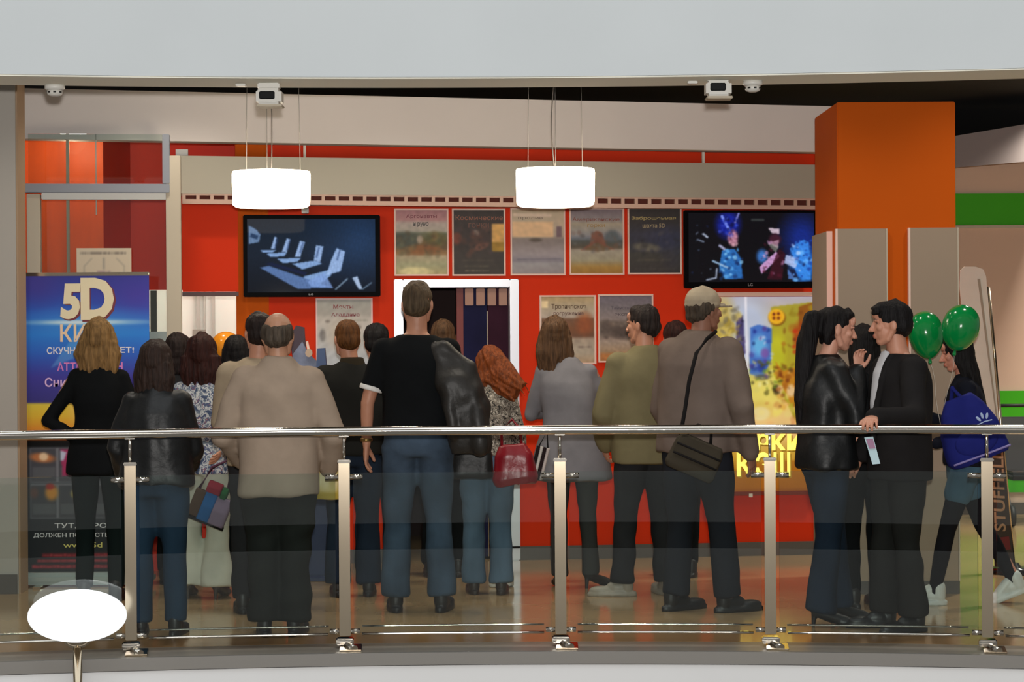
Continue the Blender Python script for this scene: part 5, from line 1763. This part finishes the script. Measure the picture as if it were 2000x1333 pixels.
# girl with balloons, walking left
gi = person('girl with long black hair walking left, blue backpack, denim shorts, black leggings and white sneakers', 1885, 11.85, 1.56, 84, 'f', 1.0,
       top=dict(mat=cloth('navy_jacket', (24, 26, 36)), hem=.90, bulk=.024, straight=.6, name='jacket'),
       legs=dict(kind='shorts', mat=cloth('shorts', (70, 98, 116), denim=True), mat2=cloth('leggings', (26, 24, 28))),
       arms={'R': dict(elbow=(.23, .02, 1.13), wrist=(.15, .2, 1.2)), 'L': dict(elbow=(-.25, .0, 1.12), wrist=(-.2, .2, 1.05), curl=1.1)},
       feet={'R': (.06, -.34, 0, .05, .05, -22), 'L': (-.08, .21, 0)}, head=dict(pitch=-12, off=(0, .03, -.01)),
       hair=dict(kind='long', len=.34, w=.95, vol=.004, mat=h_black, back=.02), shoes=('sneaker', (204, 206, 200)), skin=(206, 140, 118), seed=20)

# suit man: open shirt front; woman: belt
v = Vol()
v.limb([(0, .075, 1.475), (-.004, .118, 1.36), (-.006, .140, 1.20), (-.006, .142, 1.06)], [(.040, .018), (.052, .026), (.044, .026), (.02, .02)], 14, ball=False)
blob('shirt_front', v, cloth('white_shirt', (196, 194, 196)), cm, .008, 2)
v = Vol()
v.limb([(-.075, .07, 1.46), (-.078, .128, 1.33), (-.052, .160, 1.16), (-.03, .165, 1.0)], [(.012, .02), (.02, .022), (.016, .02), (.01, .015)], 10, ball=False)
blob('lapel', v, cloth('suit', (32, 30, 30)), cm, .007, 2)
v = Vol()
v.loft([(0, .0, .845, .205, .15), (0, .0, .872, .207, .152)], 28)
blob('belt', v, mat('belt_gold', (120, 104, 62), .5), cw, .008, 1)

# ------------------------------------------------------------------ things carried and held
def place(name, px, py, Y, label, cat, ry=0.0, rz=0.0, group=None):
    c = PY(px, py, Y)
    o = empty(name, (c.x, c.y, c.z), 0, label, cat, group)
    o.rotation_euler = (0, math.radians(ry), math.radians(rz))
    return o

def balloon(px, py, Y, rx, rz_, colour, label, tilt, hand, grp=None):
    s = Y / F
    b = place('balloon', px, py, Y, label, 'balloon', tilt, 0, grp)
    R_, Z_ = rx * s, rz_ * s
    prof = []
    for k in range(1, 28):
        a = PI * k / 28
        z = -math.cos(a)
        r_ = math.sin(a) * (1 + .10 * z) if z > 0 else math.sin(a) ** (1.0) * (1 + .10 * z)
        prof.append((max(.004, R_ * r_), Z_ * z))
    verts, faces = [], []
    n = 40
    for r_, z_ in prof:
        for k in range(n):
            verts.append((r_ * math.cos(2 * PI * k / n), r_ * math.sin(2 * PI * k / n), z_))
    for i in range(len(prof) - 1):
        for k in range(n):
            k2 = (k + 1) % n
            faces.append((i * n + k, i * n + k2, (i + 1) * n + k2, (i + 1) * n + k))
    faces += [tuple(range(n))[::-1], tuple((len(prof) - 1) * n + k for k in range(n))]
    me = bpy.data.meshes.new('skin'); me.from_pydata(verts, [], faces); me.update()
    o = link('skin', me, colour, b, True); fix_normals(o)
    v = Vol(); v.limb([(0, 0, -Z_ + .002), (0, 0, -Z_ - .018)], [.006, .012], 10)
    blob('knot', v, colour, b, .003, 1)
    h = Vector(hand) - b.location
    h = (Matrix.Rotation(math.radians(tilt), 3, 'Y').inverted()) @ h
    p0 = Vector((0, 0, -Z_ - .015))
    pts = [p0.lerp(h, t) + Vector((.012 * math.sin(t * 6), 0, 0)) * (1 - t) for t in [i / 8 for i in range(9)]]
    me_o = tube('string', [p + b.location for p in pts], .0012, M_paper, b, 5)
    return b
M_gb = mat('green_balloon', (8, 138, 66), .16, coat=.3)
M_ob = mat('orange_balloon', (226, 140, 30), .2, coat=.3)
gh_ = PY(1838, 835, 11.62)
balloon(1809, 655, 11.70, 34, 47, M_gb, 'green balloon, the lower left one of the pair beside the suited man', -8, gh_, 'green balloons')
balloon(1876, 641, 11.50, 36, 46, M_gb, 'green balloon, the higher right one, covering the walking girl\'s head', 14, gh_, 'green balloons')
balloon(441, 684, 12.8, 31, 36, M_ob, 'orange balloon in front of the bright booth window', 6, (-1.915, 12.66, .70))

# blue bag on the girl's back
bp = place('backpack', 1893, 838, 11.60, 'blue backpack with white leaf emblem on the walking girl\'s back', 'backpack', -20)
M_bl = cloth('royal_blue', (34, 40, 116)); M_lil = mat('lilac_piping', (140, 130, 190), .6)
v = Vol(); v.loft([(0, 0, -.19, .165, .07), (0, 0, -.16, .185, .085), (.0, 0, .0, .170, .085), (.0, 0, .12, .130, .075), (0, 0, .19, .08, .05)], 28, 3)
blob('main_body', v, M_bl, bp, .009, 3, .004, 26)
v = Vol(); v.ell((.0, -.075, -.07), (.13, .035, .085)); blob('front_pocket', v, M_bl, bp, .008, 3)
tube('piping', [bp.location + Vector((x, -.088, -.155)) for x in (-.17, -.08, 0, .08, .17)], .006, M_lil, bp, 8)
v = Vol(); v.limb([(.03, .05, .17), (.01, .10, .24), (-.03, .13, .14)], [.014] * 3, 10); blob('strap', v, M_bl, bp, .006, 2)
M_em = mat('emblem_white', (170, 190, 226), .6)
for k, (ex, ez, ea) in enumerate(((.05, .045, -.5), (.075, .055, 0), (.10, .045, .5))):
    v = Vol(); v.ell((ex, -.0935, ez), (.009, .004, .02), Matrix.Rotation(ea, 3, 'Y')); blob('emblem_leaf', v, M_em, bp, .003, 1)
v = Vol(); v.limb([(.03, -.096, .015), (.075, -.098, .02), (.118, -.094, .015)], [.004] * 3, 8); blob('emblem_bar', v, M_em, bp, .003, 1)

# cap man's bag
sb_ = place('shoulder_bag', 1358, 893, 11.30, 'dark olive shoulder bag with front flap hanging on the man in the cap', 'bag', 24)
M_bag = cloth('bag_olive', (62, 56, 46)); M_bagd = cloth('bag_dark', (30, 28, 28))
v = Vol(); v.loft([(0, 0, -.105, .13, .045), (0, 0, -.08, .145, .055), (0, 0, .06, .14, .05), (0, 0, .10, .12, .035)], 28, 4)
blob('bag_body', v, M_bag, sb_, .007, 2, .002, 30)
v = Vol(); v.loft([(0, -.046, -.02, .13, .012), (0, -.05, .03, .135, .014), (0, -.03, .095, .12, .03)], 24, 4); blob('flap', v, M_bag, sb_, .006, 2)
for zz in (-.02, .035):
    tube('trim_band', [sb_.location + Vector((x, -.064, zz)) for x in (-.13, 0, .13)], .006, M_bagd, sb_, 8)
tube('carry_handle', [sb_.location + Vector(p) for p in ((-.10, -.02, .09), (-.06, -.03, .17), (.02, -.03, .17), (.05, -.02, .09))], .009, M_bagd, sb_, 10)
Ri = Matrix.Rotation(math.radians(24), 3, 'Y').inverted()
sp = [Ri @ (PY(px, py, Y) - sb_.location) for px, py, Y in ((1326, 868, 11.30), (1338, 800, 11.335), (1346, 745, 11.345), (1360, 690, 11.375), (1381, 662, 11.44), (1398, 648, 11.55))]
tube('strap', [p + sb_.location for p in sp], .011, M_bagd, sb_, 8)

# patchwork bag of the woman in the blouse
hb = place('patchwork_bag', 413, 985, 11.98, 'patchwork handbag of blue, lilac and red cloth held low by the woman in white trousers', 'handbag', 22)
def patch(x0, x1, z0, z1, rgb, nm='patch'):
    v = Vol(); v.loft([((x0 + x1) / 2, 0, z0, (x1 - x0) / 2, .035), ((x0 + x1) / 2, 0, (z0 + z1) / 2, (x1 - x0) / 2, .045), ((x0 + x1) / 2, 0, z1, (x1 - x0) / 2, .03)], 20, 5)
    blob(nm, v, cloth('p%d%d%d' % rgb, rgb), hb, .006, 2)
patch(-.115, -.045, -.10, .06, (78, 60, 48)); patch(-.055, .025, -.11, .07, (30, 86, 140)); patch(.015, .115, -.11, .06, (120, 104, 124))
patch(-.06, .03, .06, .13, (140, 36, 52)); patch(.03, .07, .05, .12, (30, 84, 44))
tube('bag_base', [hb.location + Vector((x, -.01, -.112)) for x in (-.12, 0, .12)], .012, M_bagd, hb, 8)
tube('bag_strap', [hb.location + Vector(p) for p in ((-.10, 0, .06), (-.075, .0, .2), (.02, .02, .30), (.06, 0, .12))], .010, mat('strap_plum', (92, 50, 74), .7), hb, 8)

# yellow carrier bag
yb = place('carrier_bag', 641, 908, 10.93, 'yellow plastic carrier bag hanging at the balding man\'s right side', 'bag')
v = Vol(); v.loft([(0, 0, -.19, .085, .03), (0, 0, -.15, .098, .045), (0, 0, .05, .085, .035), (.01, 0, .14, .045, .02)], 20, 3)
blob('bag_body', v, mat('yellow_plastic', (176, 150, 60), .4), yb, .008, 2, .006, 30)
tube('bag_handle', [yb.location + Vector(p) for p in ((-.03, 0, .13), (-.035, 0, .19), (.0, 0, .22), (.03, 0, .19), (.035, 0, .13))], .005, mat('yellow_plastic', (176, 150, 60), .4), yb, 8)

# bags by the red-haired woman
rbg = place('red_handbag', 1003, 905, 12.2, 'shiny dark red handbag beside the red-haired woman', 'handbag', -6)
v = Vol(); v.loft([(0, 0, -.13, .12, .05), (0, 0, -.09, .135, .065), (0, 0, .05, .115, .05), (0, 0, .11, .08, .03)], 24, 3)
blob('bag_body', v, mat('red_leather', (128, 16, 30), .35, bump=.2, bscale=18), rbg, .008, 2, .007, 26)
tube('bag_strap', [rbg.location + Vector(p) for p in ((-.06, 0, .09), (-.05, 0, .2), (.02, 0, .26), (.06, 0, .2), (.06, 0, .09))], .009, mat('red_leather', (128, 16, 30), .35), rbg, 8)
bbg = place('black_handbag', 922, 902, 12.0, 'black handbag hanging between the tall man and the red-haired woman', 'handbag')
v = Vol(); v.loft([(0, 0, -.10, .12, .045), (0, 0, -.07, .125, .055), (0, 0, .05, .115, .045), (0, 0, .09, .10, .03)], 24, 4)
blob('bag_body', v, lea, bbg, .008, 2, .004, 26)
tube('bag_strap', [bbg.location + Vector(p) for p in ((-.09, 0, .07), (-.05, .05, .22), (.03, .08, .30), (.08, 0, .07))], .008, lea, bbg, 8)
wb = place('carrier_bag', 979, 1122, 12.75, 'small white plastic carrier bag standing on the floor by the doorway', 'bag')
zf = -wb.location.z + .004
v = Vol(); v.loft([(0, 0, zf, .075, .05), (0, 0, zf + .06, .078, .052), (-.005, 0, zf + .12, .05, .035), (-.02, 0, zf + .15, .02, .018)], 20, 3)
blob('bag_body', v, mat('white_plastic_film', (206, 206, 200), .5), wb, .007, 2, .006, 40)
tube('bag_handle', [wb.location + Vector(p) for p in ((-.04, 0, zf + .13), (-.025, 0, zf + .175), (-.005, 0, zf + .13))], .005, mat('white_plastic_film', (206, 206, 200), .5), wb, 8)
zb = place('striped_bag', 1054, 905, 12.45, 'small black and white striped bag at the grey coat woman\'s left side', 'bag', 14)
for k, cl in enumerate(((36, 30, 30), (200, 196, 190), (40, 30, 32), (190, 180, 176))):
    v = Vol(); v.loft([(-.03 + .02 * k, 0, -.10, .0105, .035), (-.03 + .02 * k, 0, .10, .0105, .03)], 16, 4)
    blob('stripe_panel', v, cloth('z%d%d%d' % cl, cl), zb, .005, 1)
tube('bag_strap', [zb.location + Vector(p) for p in ((-.03, 0, .09), (.0, .03, .2), (.03, 0, .09))], .005, M_bagd, zb, 8)

# leaflet in the suited man's hand
lf_ = place('leaflet', 1703, 880, 10.22, 'pale blue printed leaflet held below the rail by the suited man', 'leaflet', -12)
hexa('sheet', [lf_.location + Vector(p) for p in ((-.012, 0, -.07), (.026, .0, -.075), (.022, .01, .065), (-.022, .01, .07))],
     [lf_.location + Vector(p) for p in ((-.012, .003, -.07), (.026, .003, -.075), (.022, .013, .065), (-.022, .013, .07))], mat('leaflet_blue', (176, 200, 206), .6), lf_)
hexa('picture', [lf_.location + Vector(p) for p in ((-.012, -.001, .01), (.020, .0, .005), (.018, .006, .055), (-.016, .006, .06))],
     [lf_.location + Vector(p) for p in ((-.012, .001, .01), (.020, .002, .005), (.018, .0085, .055), (-.016, .0085, .06))], mat('leaflet_pink', (150, 110, 136), .6), lf_)

# blue cardboard display behind the queue
ds = empty('display_stand', (PY(615, 700, 13.2).x, 13.2, 0), 0, 'blue and white cardboard display below the red wall, right of the balding man', 'display')
def dq(nm, pts, m, Y=13.2, th=.03):
    fr = [PY(x, y, Y) for x, y in pts]
    n = len(fr)
    o = mk(nm, fr + [p + Vector((0, th, 0)) for p in fr], [tuple(range(n)), tuple(range(2 * n - 1, n - 1, -1))] + [(i, (i + 1) % n, n + (i + 1) % n, n + i) for i in range(n)], m, ds)
    return fix_normals(o)
dq('fin', [(574, 720), (598, 700), (594, 640), (578, 636), (566, 660)], mat('display_plum', (52, 28, 46), .5))
dq('striped_arc', [(572, 742), (572, 692), (590, 668), (602, 690), (620, 708), (640, 714), (648, 760), (610, 756)], mat('display_grey', (112, 122, 150), .5, var=.3, vscale=14), 13.17)
dq('blue_box', [(617, 742), (640, 742), (634, 680), (619, 681)], mat('display_blue', (52, 76, 120), .5), 13.14, .06)
dq('white_edge', [(597, 668), (601, 666), (605, 682), (600, 683)], M_edge, 13.15, .02)
dq('disc', [(603 + 7 * math.cos(k * PI / 6), 690 + 8 * math.sin(k * PI / 6)) for k in range(12)], mat('display_tan', (190, 164, 140), .5), 13.13, .02)
box('stand', (ds.location.x, 13.21, .62), (.30, .05, 1.2), mat('display_navy', (40, 50, 84), .6), ds, .01)
box('stand_foot', (ds.location.x, 13.21, .012), (.36, .3, .02), mat('display_navy', (40, 50, 84), .6), ds, .004)
